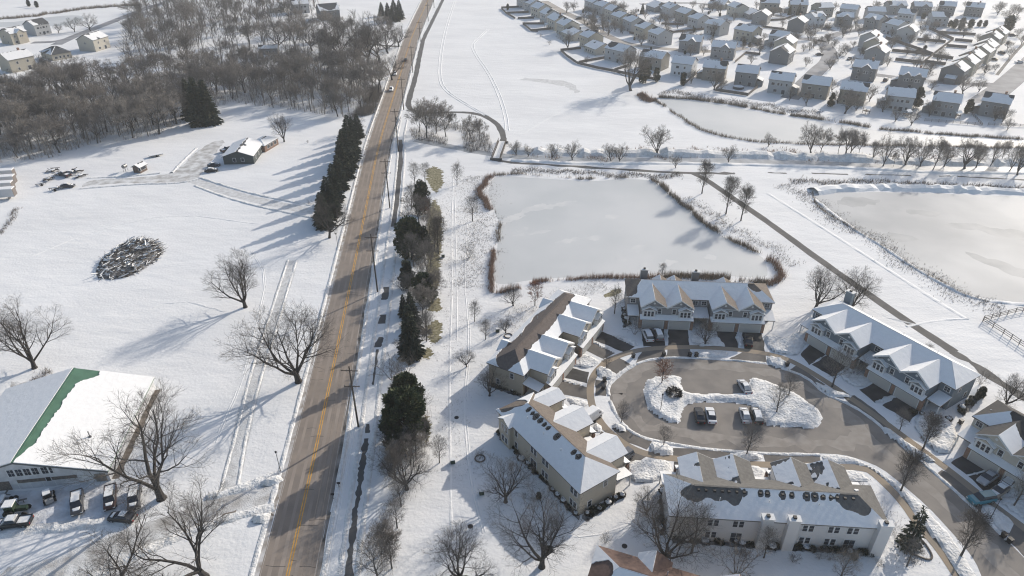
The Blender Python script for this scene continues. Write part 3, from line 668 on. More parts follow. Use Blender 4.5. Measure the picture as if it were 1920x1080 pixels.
            g = G(); g.box(cx - 2.5, cx - 2.36, gy - .07, gy - .003, 0, 2.4); g.box(cx + 2.36, cx + 2.5, gy - .07, gy - .003, 0, 2.4); g.box(cx - 2.5, cx + 2.5, gy - .072, gy - .004, 2.26, 2.42); g.obj('door_trim', M_white, root)
        for xx in ([x0 + .1, x1 - .1, (x0 + x1) / 2] if ng == 2 else [x0 + .1, x1 - .1]):
            g = G(); g.box(xx - .35, xx + .35, gy - .06, gy + .5, 0, 2.68); g.obj('brick_pier', M_brick, root)
    # recessed entries
    ent = []; xs = [-hl] + [x for p in pairs for x in p] + [hl]
    for i in range(0, len(xs), 2):
        if xs[i + 1] - xs[i] > 1.6: ent.append((xs[i], xs[i + 1]))
    for (x0, x1) in ent:
        cx = (x0 + x1) / 2; ww = (x1 - x0)
        q = [(x0 + .15, fy + .2, 2.65), (x1 - .15, fy + .2, 2.65), (x1 - .15, -hd + ov, 3.35), (x0 + .15, -hd + ov, 3.35)]
        g = G(); slab(g, q, .14); pr = g.obj('porch_roof', mr, root)
        snow_mesh([q], lambda p, n: .5 + .4 * N(p.x, p.y, .6, seed), .12, .6).obj('snow', M_roofsnow, pr)
        for xx in (x0 + .35, x1 - .35):
            g = G(); g.box(xx - .1, xx + .1, fy + .35, fy + .55, 0, 2.55); g.obj('porch_post', M_white, root)
        g = G(); g.box(cx - .5, cx + .5, -hd + ov - .05, -hd + ov - .003, .1, 2.2); g.obj('door', mat('entry_door', (.12, .07, .06), .5), root)
        for k in range(2 if ww > 3.8 else 1):
            window(root, 1.1, 1.0, (cx + (k - .5) * 2.0 if ww > 3.8 else cx, -hd + ov - .002, 4.55), 0, 'near')
    # rear wall windows
    for (x, z, ww, hh) in rear: window(root, ww, hh, (x, hd - ov + .002, z), math.pi, 'near')
    for (x, wd, dp) in rear_ext:                      # rear gabled bump-outs
        g = G(); g.box(x - wd / 2, x + wd / 2, hd - ov + .003, hd - ov + dp, 0, E - .08); g.obj('rear_wing', ms, root)
        q1 = [(x - wd / 2 - .3, hd + dp, E - .1), (x, hd + dp, E + wd * .36), (x, hd * .3, E + wd * .36), (x - wd / 2 - .3, hd * .3, E - .1)]
        q2 = [(x, hd + dp, E + wd * .36), (x + wd / 2 + .3, hd + dp, E - .1), (x + wd / 2 + .3, hd * .3, E - .1), (x, hd * .3, E + wd * .36)]
        g = G(); slab(g, q1, .16); slab(g, q2, .16); gr = g.obj('gable_roof', mr, root)
        snow_mesh([q1, q2], lambda p, n: mask(p, n, .1), .12, .45).obj('snow', M_roofsnow, gr)
        g = G(); g.yprism([(x - wd / 2, E - .12), (x + wd / 2, E - .12), (x, E + wd * .33)], hd - ov + dp - .25, hd - ov + dp - .01); g.obj('gable', ms, root)
        for z in (1.5, 4.2):
            for sx in (-.55, .55): window(root, .75, 1.3, (x + sx, hd - ov + dp + .002, z), math.pi, 'near')
    for (x, wd, top_) in chim:
        g = G(); g.box(x - wd / 2, x + wd / 2, hd - ov + .004, hd + .75, 0, top_); ch = g.obj('chimney', ms, root)
        g = G(); g.box(x - wd / 2 - .1, x + wd / 2 + .1, hd - ov - .1, hd + .85, top_ + .002, top_ + .14); g.obj('chimney_cap', M_white, ch)
        g = G(); g.box(x - .25, x + .25, hd - .1, hd + .4, top_ + .145, top_ + .45); g.obj('flue', M_dark, ch)
    for s in (-1, 1):                                  # end walls
        for (y, z) in ((-1.5, 4.2), (1.8, 1.5)): window(root, .8, 1.25, (s * (hl - ov + .002), y, z), s * math.pi / 2, 'near')
    for x in (-hx * .5, hx * .1, hx * .7):
        g = G(); g.tube([(x, 1.9, RZ - 1.3), (x, 1.9, RZ - .35)], .07, 6, cap=True); g.obj('vent_pipe', M_white, root)
    return root
TAN = ('tan', (.40, .355, .285)); TAUPE = ('taupe', (.235, .235, .24)); BLUE = ('blue_grey', (.15, .185, .215)); BEIGE = ('beige', (.47, .42, .34)); WHT = ('off_white', (.62, .61, .60)); CREAM = ('cream', (.50, .46, .39))
RBROWN = ('brown', (.135, .112, .10)); RTAN = ('tan', (.155, .13, .11)); RGREY = ('grey', (.135, .13, .122)); RDARK = ('charcoal', (.06, .058, .058)); RRED = ('red_brown', (.15, .10, .082)); RDK = ('slate', (.075, .078, .082))
def rearw(L, seed):
    r = random.Random(seed); out = []; x = -L / 2 + 1.6
    while x < L / 2 - 1.2:
        if r.random() < .8:
            out.append((x, 4.3, .75, 1.3)); out.append((x + .95, 4.3, .75, 1.3))
            if r.random() < .45: out.append((x + .4, 1.15, 1.7, 2.1))
            else: out += [(x, 1.5, .75, 1.3), (x + .95, 1.5, .75, 1.3)]
        x += r.choice((2.9, 3.4, 3.9))
    return out
B1 = townhouse('tan townhouse block with brown ridge band and melting roof snow by the windbreak', (1046.7, 543), (911.7, 680), 'rear', TAN, RBROWN, rear=rearw(34, 1), rear_ext=((-9.5, 3.4, .5), (9.5, 3.4, .5)), seed=11, sunbias=-.75, gs=.6,
               blobs=((0, .4, 3.2, .62), (-5, .3, 3.2, .6), (5, .4, 3.2, .6), (-9.5, .5, 3, .65), (9, .4, 3.0, .6), (-12.4, .6, 3.6, .7), (13, .2, 2, .6), (2.5, 1.9, 2.2, .6), (-2, 1.6, 2, .6)))
B2 = townhouse('grey townhouse block facing the street with its back to the square pond', (1175.8, 557.5), (1453, 568), 'front', TAUPE, RTAN, seed=23, blobs=((-16.6, .2, 2.4, 1.4), (13.2, -.6, 1.5, .7)), rear_ext=((-8.5, 3.2, .5), (-5, 3.2, .5), (7, 3.2, .5)), chim=((-12.5, 1.7, 8.3), (0, 1.7, 8.2)), sunbias=.2)
B3 = townhouse('blue-grey townhouse block with snow-covered roof beside the diagonal path', (1523, 580), (1792, 731), 'front', BLUE, RGREY, seed=37, chim=((-14.0, 1.7, 8.9),), sunbias=-.7)
b3d = V2(P(1792, 731, 5.6) - P(1523, 580, 5.6)).normalized(); b4a = P(1822.6, 780, 5.6); b4b = b4a + Vector((b3d.x, b3d.y, 0)) * 34.5
B4 = townhouse('cream townhouse block with parked sedans and teal car in front', tuple(b4a), tuple(b4b), 'front', CREAM, RDARK, seed=41, blobs=((-9.0, -.5, 3.2, .8), (-4, 2, 3, .8)), sunbias=.1)
B5 = townhouse('beige townhouse block with dark roof vents and a white van in front', (930, 769), (1087.5, 927), 'rear', BEIGE, RTAN, pairs=[(-9.8, -3.9), (-.6, 5.3), (7.6, 11.6)], rear=[r for r in rearw(25, 5) if abs(r[0] - 8.6) > 2.4], vents=True, seed=53, rear_ext=((8.6, 3.0, .9),), blobs=((11.5, 1.9, 1.6, 1.2), (10.2, .4, 1.6, .7)), sunbias=.35, gs=.5)
B6 = townhouse('white townhouse block with three tall rear chimneys and dark bare roof patches', (1255, 967.5), (1672.5, 992.5), 'rear', WHT, RGREY, rear=[r for r in rearw(34, 6) if min(abs(r[0] - c) for c in (-15.6, -2.0, 2.0)) > 1.9], vents=True, seed=67,
               chim=((2.0, 1.7, 6.9), (-2.0, 1.7, 6.9), (-15.6, 1.8, 7.0)), blobs=((12.6, .9, 1.7, .75), (9.2, .8, 1.5, .7), (6.6, 1.2, 1.2, 1.0), (-11.4, .9, 1.6, .75), (-13, 1.7, 1.1, .8)), sunbias=.1, gs=.46, gx_=-.42)
b7a = P(1120, 1022, 5.6); b7d = V2(P(1318, 1081, 5.6) - b7a).normalized(); b7b = b7a + Vector((b7d.x, b7d.y, 0)) * 34.5
B7 = townhouse('townhouse block with red-brown roof and snow-filled gable, roof only in view', tuple(b7b), tuple(b7a), 'rear', BEIGE, RRED, seed=71, sunbias=.1, blobs=((-16, -1, 2, 1),), gs=.5, rear_ext=((-8.6, 4.4, .9), (3, 4.4, .9)))

# ---------------------------------------------------------------- houses
def house(label, A, B, st=2, span=9.0, wall=BEIGE, roofc=RDK, group=None, fg=0, seed=0, garage=0, chim=False, name='house', hip=False, dark=None, sunmelt=.1, wh=None, cat='house'):
    span *= 1.24; E = {2: 6.5, 1: 3.4}[st] if wh is None else wh; RZ = E + span / 2 * (.52 if st == 2 else .42)
    a, b = P(*A, RZ), P(*B, RZ); d = V2(b - a); Lr = max(11, min(14.5, d.length * 1.04)); ang = math.atan2(d.y, d.x); c = V2(a + b) / 2
    return house_at(label, c, ang, Lr, E, RZ, span, wall, roofc, group, fg, seed, garage, chim, name, hip, dark, sunmelt, st, cat)
def house_at(label, c, ang, Lr, E, RZ, span, wall, roofc, group=None, fg=0, seed=0, garage=0, chim=False, name='house', hip=False, dark=None, sunmelt=.1, st=2, cat='house'):
    rz = ang; r = random.Random(seed)
    root = thing(name, label, cat, (c.x, c.y, 0), rz, group)
    if name == 'house' and group and not garage and r.random() < .3: garage = r.choice((-1, 1))
    if name == 'house' and group and not chim and r.random() < .18: chim = True
    ms = siding(*wall); mr = shingle(*roofc); hl = Lr / 2; hd = span / 2; ov = .35
    g = G(); g.box(-hl + ov, hl - ov, -hd + ov, hd - ov, 0, E - .05)
    if not hip: g.xprism([(-hd + ov, E - .05), (hd - ov, E - .05), (0, RZ - .38)], -hl + ov, hl - ov)
    g.obj('wall', ms, root)
    hx = hl - hd * .9 if hip else hl
    top = [[(-hl, -hd, E), (hl, -hd, E), (hx, 0, RZ), (-hx, 0, RZ)], [(hl, hd, E), (-hl, hd, E), (-hx, 0, RZ), (hx, 0, RZ)]]
    if hip: top += [[(-hl, hd, E), (-hl, -hd, E), (-hx, 0, RZ)], [(hl, -hd, E), (hl, hd, E), (hx, 0, RZ)]]
    g = G()
    for q in top: slab(g, q, .18)
    roof = g.obj('roof', mr, root)
    bl = dark if dark is not None else [(r.choice((-1, -1, 1)) * (hl - r.uniform(.2, 1.4)), r.uniform(-2.6, 2.6), r.uniform(1.5, 3.0), r.uniform(.7, 1.5))] + ([(r.uniform(-3, 3), r.uniform(-2, 2), r.uniform(.5, 1.3), 1)] if r.random() < .5 else [])
    def mask(p, n):
        s = sunny(n, rz); m = (.6 if s < .12 else sunmelt) + .35 * N(p.x, p.y, .35, seed * 1.7) + .22 * N(p.x, p.y, 1.0, seed + 4)
        m -= max(0, .75 - abs(p.y)) * (1.3 + 2.2 * N(p.x, 0, 1.3, seed))
        for (bx, by, br, bs) in bl:
            dd = math.hypot((p.x - bx) / br, (p.y - by) / (br * bs)); m -= max(0, 1.5 - dd) * 1.5
        return m
    snow_mesh(top, mask, .14, .8).obj('snow', M_roofsnow, roof)
    cd = Matrix.Rotation(-rz, 2) @ (Vector((0, 0)) - c).normalized()        # direction to the viewer, local
    cs = -1 if cd.y < 0 else 1; xs = -1 if cd.x < 0 else 1
    zs = [1.5, 4.6] if st == 2 else [1.5]
    for z in zs:
        nx = r.choice((2, 3, 3, 4)); 
        for k in range(nx):
            x = -hl + 1.6 + (Lr - 3.2) * (k + .5) / nx + r.uniform(-.3, .3)
            if z == 1.5 and st == 2 and k == nx // 2: window(root, 1.6, 2.0, (x, cs * (hd - ov + .003), 1.15), 0 if cs < 0 else math.pi)
            else: window(root, r.choice((.85, 1.0, 1.5)), 1.2, (x, cs * (hd - ov + .003), z), 0 if cs < 0 else math.pi)
        if abs(cd.x) > .25 and r.random() < .75:
            window(root, .8, 1.1, (xs * (hl - ov + .003), r.uniform(-1.8, 1.8), z), xs * math.pi / 2)
    if fg:                                                # street-side gables towards the viewer
        for k in range(fg):
            gx = (-hl * .35, hl * .45)[k] if fg == 2 else hl * .15; wd = 4.6 if fg == 1 else 3.4; y0 = cs * (hd + .9)
            g = G(); g.box(gx - wd / 2, gx + wd / 2, min(cs * (hd - ov), cs * (hd + .6)), max(cs * (hd - ov), cs * (hd + .6)), 0, E - .03)
            g.yprism([(gx - wd / 2, E - .03), (gx + wd / 2, E - .03), (gx, E + wd * .36)] if True else [], min(cs * (hd - 1), cs * (hd + .6)), max(cs * (hd - 1), cs * (hd + .6))); g.obj('front_wing', ms, root)
            q1 = [(gx - wd / 2 - .3, y0, E - .08), (gx, y0, E + wd * .42), (gx, cs * .6, E + wd * .42), (gx - wd / 2 - .3, cs * .6, E - .08)]
            q2 = [(gx, y0, E + wd * .42), (gx + wd / 2 + .3, y0, E - .08), (gx + wd / 2 + .3, cs * .6, E - .08), (gx, cs * .6, E + wd * .42)]
            g = G(); slab(g, q1, .15); slab(g, q2, .15); gr = g.obj('gable_roof', mr, root)
            snow_mesh([q1, q2], mask, .13, .7).obj('snow', M_roofsnow, gr)
            for sx in (-.6, .6): window(root, .8, 1.2, (gx + sx, cs * (hd + .603), zs[-1]), 0 if cs < 0 else math.pi)
    if garage:                                            # low side wing with snowy roof
        x0 = garage * (hl - ov + .002); x1 = garage * (hl + 2.6); q = [(min(x0, x1), cs * 0.5 - 2.6, 3.0), (max(x0, x1), cs * .5 - 2.6, 3.0), (max(x0, x1), cs * .5 + 2.6, 3.0), (min(x0, x1), cs * .5 + 2.6, 3.0)]
        g = G(); g.box(min(x0, x1), max(x0, x1), cs * .5 - 2.3, cs * .5 + 2.3, 0, 2.7); g.obj('side_wing', ms, root)
        zo, zi = (2.75, 3.9); q = [(x0, cs * .5 - 2.6, zi), (x1, cs * .5 - 2.6, zo), (x1, cs * .5 + 2.6, zo), (x0, cs * .5 + 2.6, zi)]
        g = G(); slab(g, q, .14); gr = g.obj('wing_roof', mr, root); snow_mesh([q], lambda p, n: .6 + .3 * N(p.x, p.y, .6, seed), .12, .8).obj('snow', M_roofsnow, gr)
    if chim:
        g = G(); g.box(hl * .4 - .45, hl * .4 + .45, -.45, .45, RZ - 1, RZ + 1.0); g.box(hl * .4 - .52, hl * .4 + .52, -.52, .52, RZ + 1.001, RZ + 1.12); g.obj('chimney', M_brick, root)
    return root
HC = {'w': ('white', (.60, .61, .62)), 'g': ('mid_grey', (.23, .235, .24)), 't': ('taupe2', (.27, .25, .22)), 'b': ('buff', (.40, .365, .30)), 'c': ('cream2', (.46, .43, .37)), 'l': ('light_grey', (.38, .385, .39)), 'd': ('dark_grey', (.16, .165, .17)), 'n': ('brown', (.22, .185, .155))}
gf = 'houses backing onto the open snow field'
lf = 'pale house in the row backing onto the open snow field'
field = [((1113.8, 73.8), (1135, 81.3), 1, 'c', 11), ((1102.5, 54.4), (1117.5, 60), 2, 'b', 9), ((1071, 49.4), (1089, 57), 1, 'c', 11), ((1058, 32), (1073, 38), 2, 'c', 9.5), ((1040, 22.5), (1055, 29), 2, 'c', 9.5), ((1026, 13), (1037.5, 18), 2, 'l', 9.5), ((1008, 2.5), (1022.5, 7), 2, 'c', 9.5), ((994, -5), (1006, -1), 2, 'l', 9), ((980, -12), (992, -8), 2, 'l', 9)]
fl = {0: 'low ranch house with broad snowy roof in the fenced corner lot by the snow field', 1: 'two-storey buff house between the two low ranch houses by the snow field', 2: 'low ranch house behind a big bare tree at the edge of the snow field'}
for i, (a, b, st, c, sp) in enumerate(field):
    house(fl.get(i, 'tall pale house in the far end of the row backing onto the snow field'), a, b, st, sp, HC[c], RDK, gf, seed=200 + i, sunmelt=.25)
front = [((1146, 77), (1183, 85), 'l', 0, 'light grey house with a large dark bare roof patch beside the fenced ranch lot', [(-4, -2, 2.6, .8)]), ((1208, 91), (1250, 97), 't', 0, 'brownish house half hidden by bare trees at the head of the narrow pond', None), ((1266, 102.5), (1305, 107), 'w', 0, 'white two-storey house with dark rear windows above the narrow pond', [(0, 9, .1, 1)]),
         ((1322.5, 110.6), (1365, 114.4), 't', 0, 'taupe house behind a tall bare tree, next to the white house', None), ((1385, 119), (1425, 123), 'g', 0, 'grey house with a round pool in its fenced back yard', None), ((1448, 132), (1492, 137), 'l', 0, 'light grey house with two paired upper windows and patio above the narrow pond', None),
         ((1510, 139), (1561, 145), 't', 0, 'taupe house with dark roof corner and small deck above the narrow pond', [(-5.2, -.6, 1.8, 1.4)]), ((1581, 150), (1631, 156), 'b', 0, 'buff house with a bare multi-stemmed tree behind its back wall', None), ((1667, 161), (1718, 165.7), 'l', -1, 'pale grey house with low side wing and dark conifer at its corner', [(0, 9, .1, 1)]),
         ((1755, 170), (1805, 176), 'g', 0, 'grey house with white awning and snowy patio table, conifer on its right', [(-5.4, 0, 1.2, 2)]), ((1850, 171), (1901, 178.5), 'g', -1, 'dark grey house with chimney and snowy side wing beside the rail fence', [(-4.5, -1.5, 2.0, 1), (5, -.5, 1.5, 1)])]
for i, (a, b, c, ga, lb, dk) in enumerate(front):
    house(lb, a, b, 2, 9.0, HC[c], RDK, 'houses along the narrow pond', seed=300 + i, garage=ga, dark=dk, chim=(i == 10))
second = [((1278, 63), (1318, 66), 'g', 1), ((1338, 74), (1382, 77.5), 'g', 1), ((1387.5, 43), (1422, 49), 'b', 0), ((1332, 33), (1361, 38), 'l', 0), ((1303, 22), (1322, 27), 'l', 0), ((1280, 11.5), (1299, 17.5), 't', 0), ((1255, 2.5), (1270, 8), 'l', 0), ((1227.5, 0), (1245, 5.6), 'g', 0)]
sl = ['grey house with street gable and white right end wall, behind the white pond house', 'grey house with street gable and small bare roof spot, behind the taupe house', 'buff house with patio furniture against its rear wall, mid subdivision']
for i, (a, b, c, f) in enumerate(second):
    house(sl[i] if i < 3 else 'pale house in the slanting row above the curved street', a, b, 2 if i != 7 else 1, 9.0 if i != 7 else 12, HC[c], RDK, 'houses in the slanting middle row', fg=f, seed=330 + i, sunmelt=.3)
cl = [((1230, 48.5), (1249, 55), 'l'), ((1204, 38), (1222.5, 44), 'b'), ((1181, 25), (1199, 33), 'l'), ((1159, 18), (1176, 24), 'c'), ((1146, 7), (1164, 13), 'c'), ((1125, -1), (1142, 4), 'l'), ((1108, -8), (1123, -3), 'l')]
for i, (a, b, c) in enumerate(cl):
    house('pale two-storey house in the row across the street from the field-side houses', a, b, 2, 9.0, HC[c], RDK, 'houses across the field-side street', seed=350 + i, sunmelt=.25)
back = [((1335, -3), (1365, 0), 'c', 0), ((1377, 2), (1394, 7.5), 'c', 0), ((1409, 14), (1422.5, 19), 'g', 0), ((1449, 55), (1482.5, 59), 'l', 0), ((1570, 21), (1601, 22.5), 'g', 1), ((1530, 5), (1559, 4), 't', 0), ((1580, 6), (1612, 9), 'l', 0), ((1482, -1), (1515, 0), 't', 0), ((1428, -4), (1462, -3), 't', 0), ((1627, 11), (1660, 12), 'l', 0),
        ((1633, 24), (1658, 28), 'g', 1), ((1668, 32.5), (1698, 39), 'l', 0), ((1691, 15), (1718, 17.6), 'l', 0), ((1665, 1), (1698, 1), 'g', 1), ((1714, 2), (1747, 3), 'd', 1), ((1764, 1), (1795, 3), 'd', 0), ((1747, 21), (1779, 22), 'l', 0), ((1814, 3), (1848, 5.4), 'd', 0), ((1520, 22), (1540, 20), 'w', 1)]
for i, (a, b, c, f) in enumerate(back):
    lb = {18: 'white house with steep snowy cross gables among grey houses of the far rows', 2: 'low grey ranch house with broad snowy roof in the far rows', 3: 'pale house with a dark bare roof corner beside the curved street'}.get(i, 'snow-roofed house in the far rows of the subdivision')
    house(lb, a, b, 1 if i in (0, 2) else 2, 11 if i in (0, 2) else 8.6, HC[c], RDK, 'houses in the far rows', fg=f, seed=370 + i)
street_f = [((1605, 109), (1650, 114), 'd', 1, 'dark grey house with porch and street gable beside the curved street'), ((1691, 123), (1741, 128.6), 'd', 2, 'dark grey house with twin street gables and low snowy side wing')]
for i, (a, b, c, f, lb) in enumerate(street_f): house(lb, a, b, 2, 9.5, HC[c], RDK, 'houses behind the pond row', fg=f, seed=395 + i, garage=(0, -1)[i])
# gable-end houses: ridge runs away from the viewer
gable = [((1471, 70), 52, 'b', 'buff gable-end house on the inside of the curved street'), ((1464, 88), 52, 'd', 'dark gable-end house with snowy right slope on the inside of the curved street'), ((1495, 32.5), 52, 'd', 'dark gable-end house beside the white cross-gabled house'), ((1427, 20), 52, 'g', None),
         ((1632, 60), -50, 'l', 'pale gable house, farthest of three stepped gables across the curved street'), ((1640, 72), -50, 'b', 'buff gable house, middle of three stepped gables across the curved street'), ((1644, 87), -50, 'g', 'grey gable house, nearest of three stepped gables across the curved street'),
         ((1702, 49), -42, 'l', 'large pale gable-end house standing above the fenced empty yards'), ((1790, 120), -38, 'd', 'dark gable-end house at the corner of the wide street'), ((1810, 107), -38, 'b', None), ((1822, 96), -38, 't', None), ((1840, 86), -38, 'b', None), ((1848, 77), -38, 't', None), ((1858, 62), -38, 't', None), ((1870, 53), -38, 'b', None)]
for i, (p, deg, c, lb) in enumerate(gable):
    RZ = 9.3; q = P(*p, RZ); e_ = V2(P(p[0] + 7, p[1] - 4.6, RZ) - q).normalized(); ang = math.atan2(e_.y, e_.x); cc = V2(q) + e_ * 6.0
    house_at(lb or ('gable-end house in the tight row along the wide street' if i > 3 else 'snow-roofed house in the far rows of the subdivision'), cc, ang, 12.5, 6.3, RZ, 11.0, HC[c], RDK, 'houses along the wide street' if i > 3 else 'houses in the far rows', seed=420 + i, sunmelt=.3)
# houses left of the wood
house('pale house with bare white roof at the edge of the wood beside the curving road', (155, 65), (184, 57), 2, 9.5, HC['c'], RDK, seed=450, dark=[(0, 9, .1, 1)])
house('beige two-storey house with roof chimney in front of the wood edge', (0, 100), (48, 91), 2, 9.5, HC['b'], RDK, seed=451, chim=True, dark=[(5, 0, .8, 1)])
house('low house with hipped snowy roof between the chimney house and the pale house', (88, 88), (112, 84), 1, 12, HC['b'], RDK, seed=452, hip=True)
house('house with dark bare roof slope beside the small far pond', (50, 38), (78, 33), 2, 9, HC['l'], RDK, seed=453, dark=[(2, -2, 3.5, .8)])
house('beige house with front gable and garage doors near the small far pond', (6, 53), (33, 48), 2, 9, HC['b'], RDK, seed=454, fg=1, dark=[(0, 9, .1, 1)])
house('large dark-roofed house rising behind the bare trees near the far road', (585, 8), (640, 4), 2, 12, HC['d'], RDK, seed=455, dark=[(0, 0, 6, 1)])
house('low snow-roofed house at the far edge of the wood', (500, 6), (528, 4), 1, 11, HC['b'], RDK, seed=456)
house('long grey-roofed house at the far edge of the wood', (545, -2), (575, -4), 2, 10, HC['l'], RDK, seed=457)
house('small dark cabin standing among bare trees of the wood', (490, 84), (515, 83), 1, 6, HC['d'], RDK, seed=458)

# ---------------------------------------------------------------- ranch house of the farm
ra, rb = P(443, 284, 5.0), P(464, 258, 5.0); rc = V2(ra + rb) / 2; rgl = (V2(rb) - V2(ra)); rr = house_at('dark green-grey ranch house with snowy roof and white gable windows in the farm yard', rc, math.atan2(rgl.y, rgl.x), max(12, min(18, rgl.length)), 3.0, 5.0, 11.5, ('slate_green', (.07, .082, .08)), RDK, None, 0, 460, 0, False, 'house', False, [(0, 0, .5, 3)], .35, 1)
print('RANCH', rgl.length, math.degrees(math.atan2(rgl.y, rgl.x)))
for yy in (-1.5, 1.5): window(rr, 1.0, 1.2, (-max(12, min(18, rgl.length)) / 2 + .347, yy, 1.7), -math.pi / 2)
c2 = V2(P(489, 280))
house_at('low brick garage building with snowy roof attached behind the ranch house', c2 + Vector((1, 2)), R(75), 10, 2.6, 4.0, 7, ('brickish', (.23, .15, .115)), RDK, None, 0, 461, 0, False, 'garage_building', True, [(0, 9, .1, 1)], .4, 1, 'garage')

# ---------------------------------------------------------------- barn
rn = P(22, 868, 6.5); rf = P(140, 690, 6.5); bd = V2(rf - rn); bang = math.atan2(bd.y, bd.x); bc = V2(rn + rf) / 2; BL = bd.length; HW = 14.2
barn = thing('barn', 'wide white barn with snowy roof and bare green metal strip along the ridge', 'barn', (bc.x, bc.y, 0), bang)
E_, Z_ = 2.5, 6.5; hl = BL / 2; mb = mat('barn_white', (.55, .55, .56), .7, var=.12, vscale=.8, lines=.2, lscale=1.2)
g = G(); g.xprism([(-HW + .3, 0), (HW - .3, 0), (HW - .3, E_ - .1), (0, Z_ - .25), (-HW + .3, E_ - .1)], -hl + .3, hl - .3); g.obj('wall', mb, barn)
top = [[(-hl, -HW, E_), (hl, -HW, E_), (hl, 0, Z_), (-hl, 0, Z_)], [(hl, HW, E_), (-hl, HW, E_), (-hl, 0, Z_), (hl, 0, Z_)]]
g = G()
for t_ in top: slab(g, t_, .2)
br = g.obj('roof', M_green, barn)
def bmask(p, n):
    if p.y > 0: return min(.3, (p.y - .12 + .1 * N(p.x, 0, .8, 1)) * 3)
    e = 1.45 + .5 * (p.x + hl) / (2 * hl) + .55 * N(p.x, 0, .5, 3) + .25 * N(p.x, p.y, 1.4, 4) + .12 * N(p.x, p.y, 4, 4)
    if p.x > hl - 5: e += 2.6 * max(0, min(1, (p.x - hl + 5) / 3.5)) 
    if p.x < -hl + 5: e *= max(.12, (p.x + hl) / 5)
    return (-p.y - e)
snow_mesh(top, bmask, .2, .35).obj('snow', M_roofsnow, br)
g = G(); g.box(-hl, hl, -.18, .18, Z_ + .0, Z_ + .1); g.obj('ridge_cap', M_green, barn)
g = G(); 
for sg in (-1, 1): slab(g, [(-hl - .06, 0, Z_ + .03), (-hl - .06, sg * HW, E_ + .03), (-hl - .002, sg * HW, E_ + .03), (-hl - .002, 0, Z_ + .03)], .3)
g.obj('fascia', mat('barn_fascia', (.12, .13, .13), .7), barn)
xw = -hl + .3
for y, z, ww, hh in ((1.2, 3.9, 1.05, 1.5), (-.1, 3.9, 1.05, 1.5), (-1.4, 3.9, 1.05, 1.5), (-2.7, 3.9, 1.05, 1.5), (-4.2, 3.9, 1.05, 1.5), (-5.2, 3.8, .5, 1.3)): window(barn, ww, hh, (xw - .002, y, z), -math.pi / 2, 'near')
for y0, y1 in ((.9, -3.6), (-4.7, -8.8)):
    g = G(); g.box(xw - .06, xw - .003, y1, y0, 1.45, 2.15); g.obj('hay_door', M_wood, barn)
g = G(); g.box(xw - .06, xw - .003, -4.5, -3.8, 1.35, 2.2); g.obj('hatch', M_dark, barn)
for y0, y1, m_ in ((-9.2, -11.4, M_white), (-11.6, -13.4, M_woodl), (2.2, 5.0, M_wood)):
    g = G(); g.box(xw - .07, xw - .003, min(y0, y1), max(y0, y1), .1, 1.9 if m_ is not M_wood else 2.1); g.obj('door', m_, barn)
for k in range(14):
    yk = HW - 1.2 - k * 2.0
    zk = E_ + (Z_ - E_) * (1 - abs(yk) / HW) - .3
    g = G(); g.box(xw - .035, xw - .002, yk - .06, yk + .06, 0, min(zk, 1.3)); g.obj('batten', M_white, barn)
vp = P(164, 808, 5.6); lv = Matrix.Rotation(-bang, 2) @ (V2(vp) - bc); zv = Z_ - abs(lv.y) * (Z_ - E_) / HW
g = G(); g.tube([(lv.x, lv.y, zv), (lv.x, lv.y, zv + 1.5)], .11, 7, cap=True); g.tube([(lv.x, lv.y, zv - .1), (lv.x, lv.y, zv + .3)], .3, 8, cap=True); g.obj('vent_pipe', M_metal, barn)
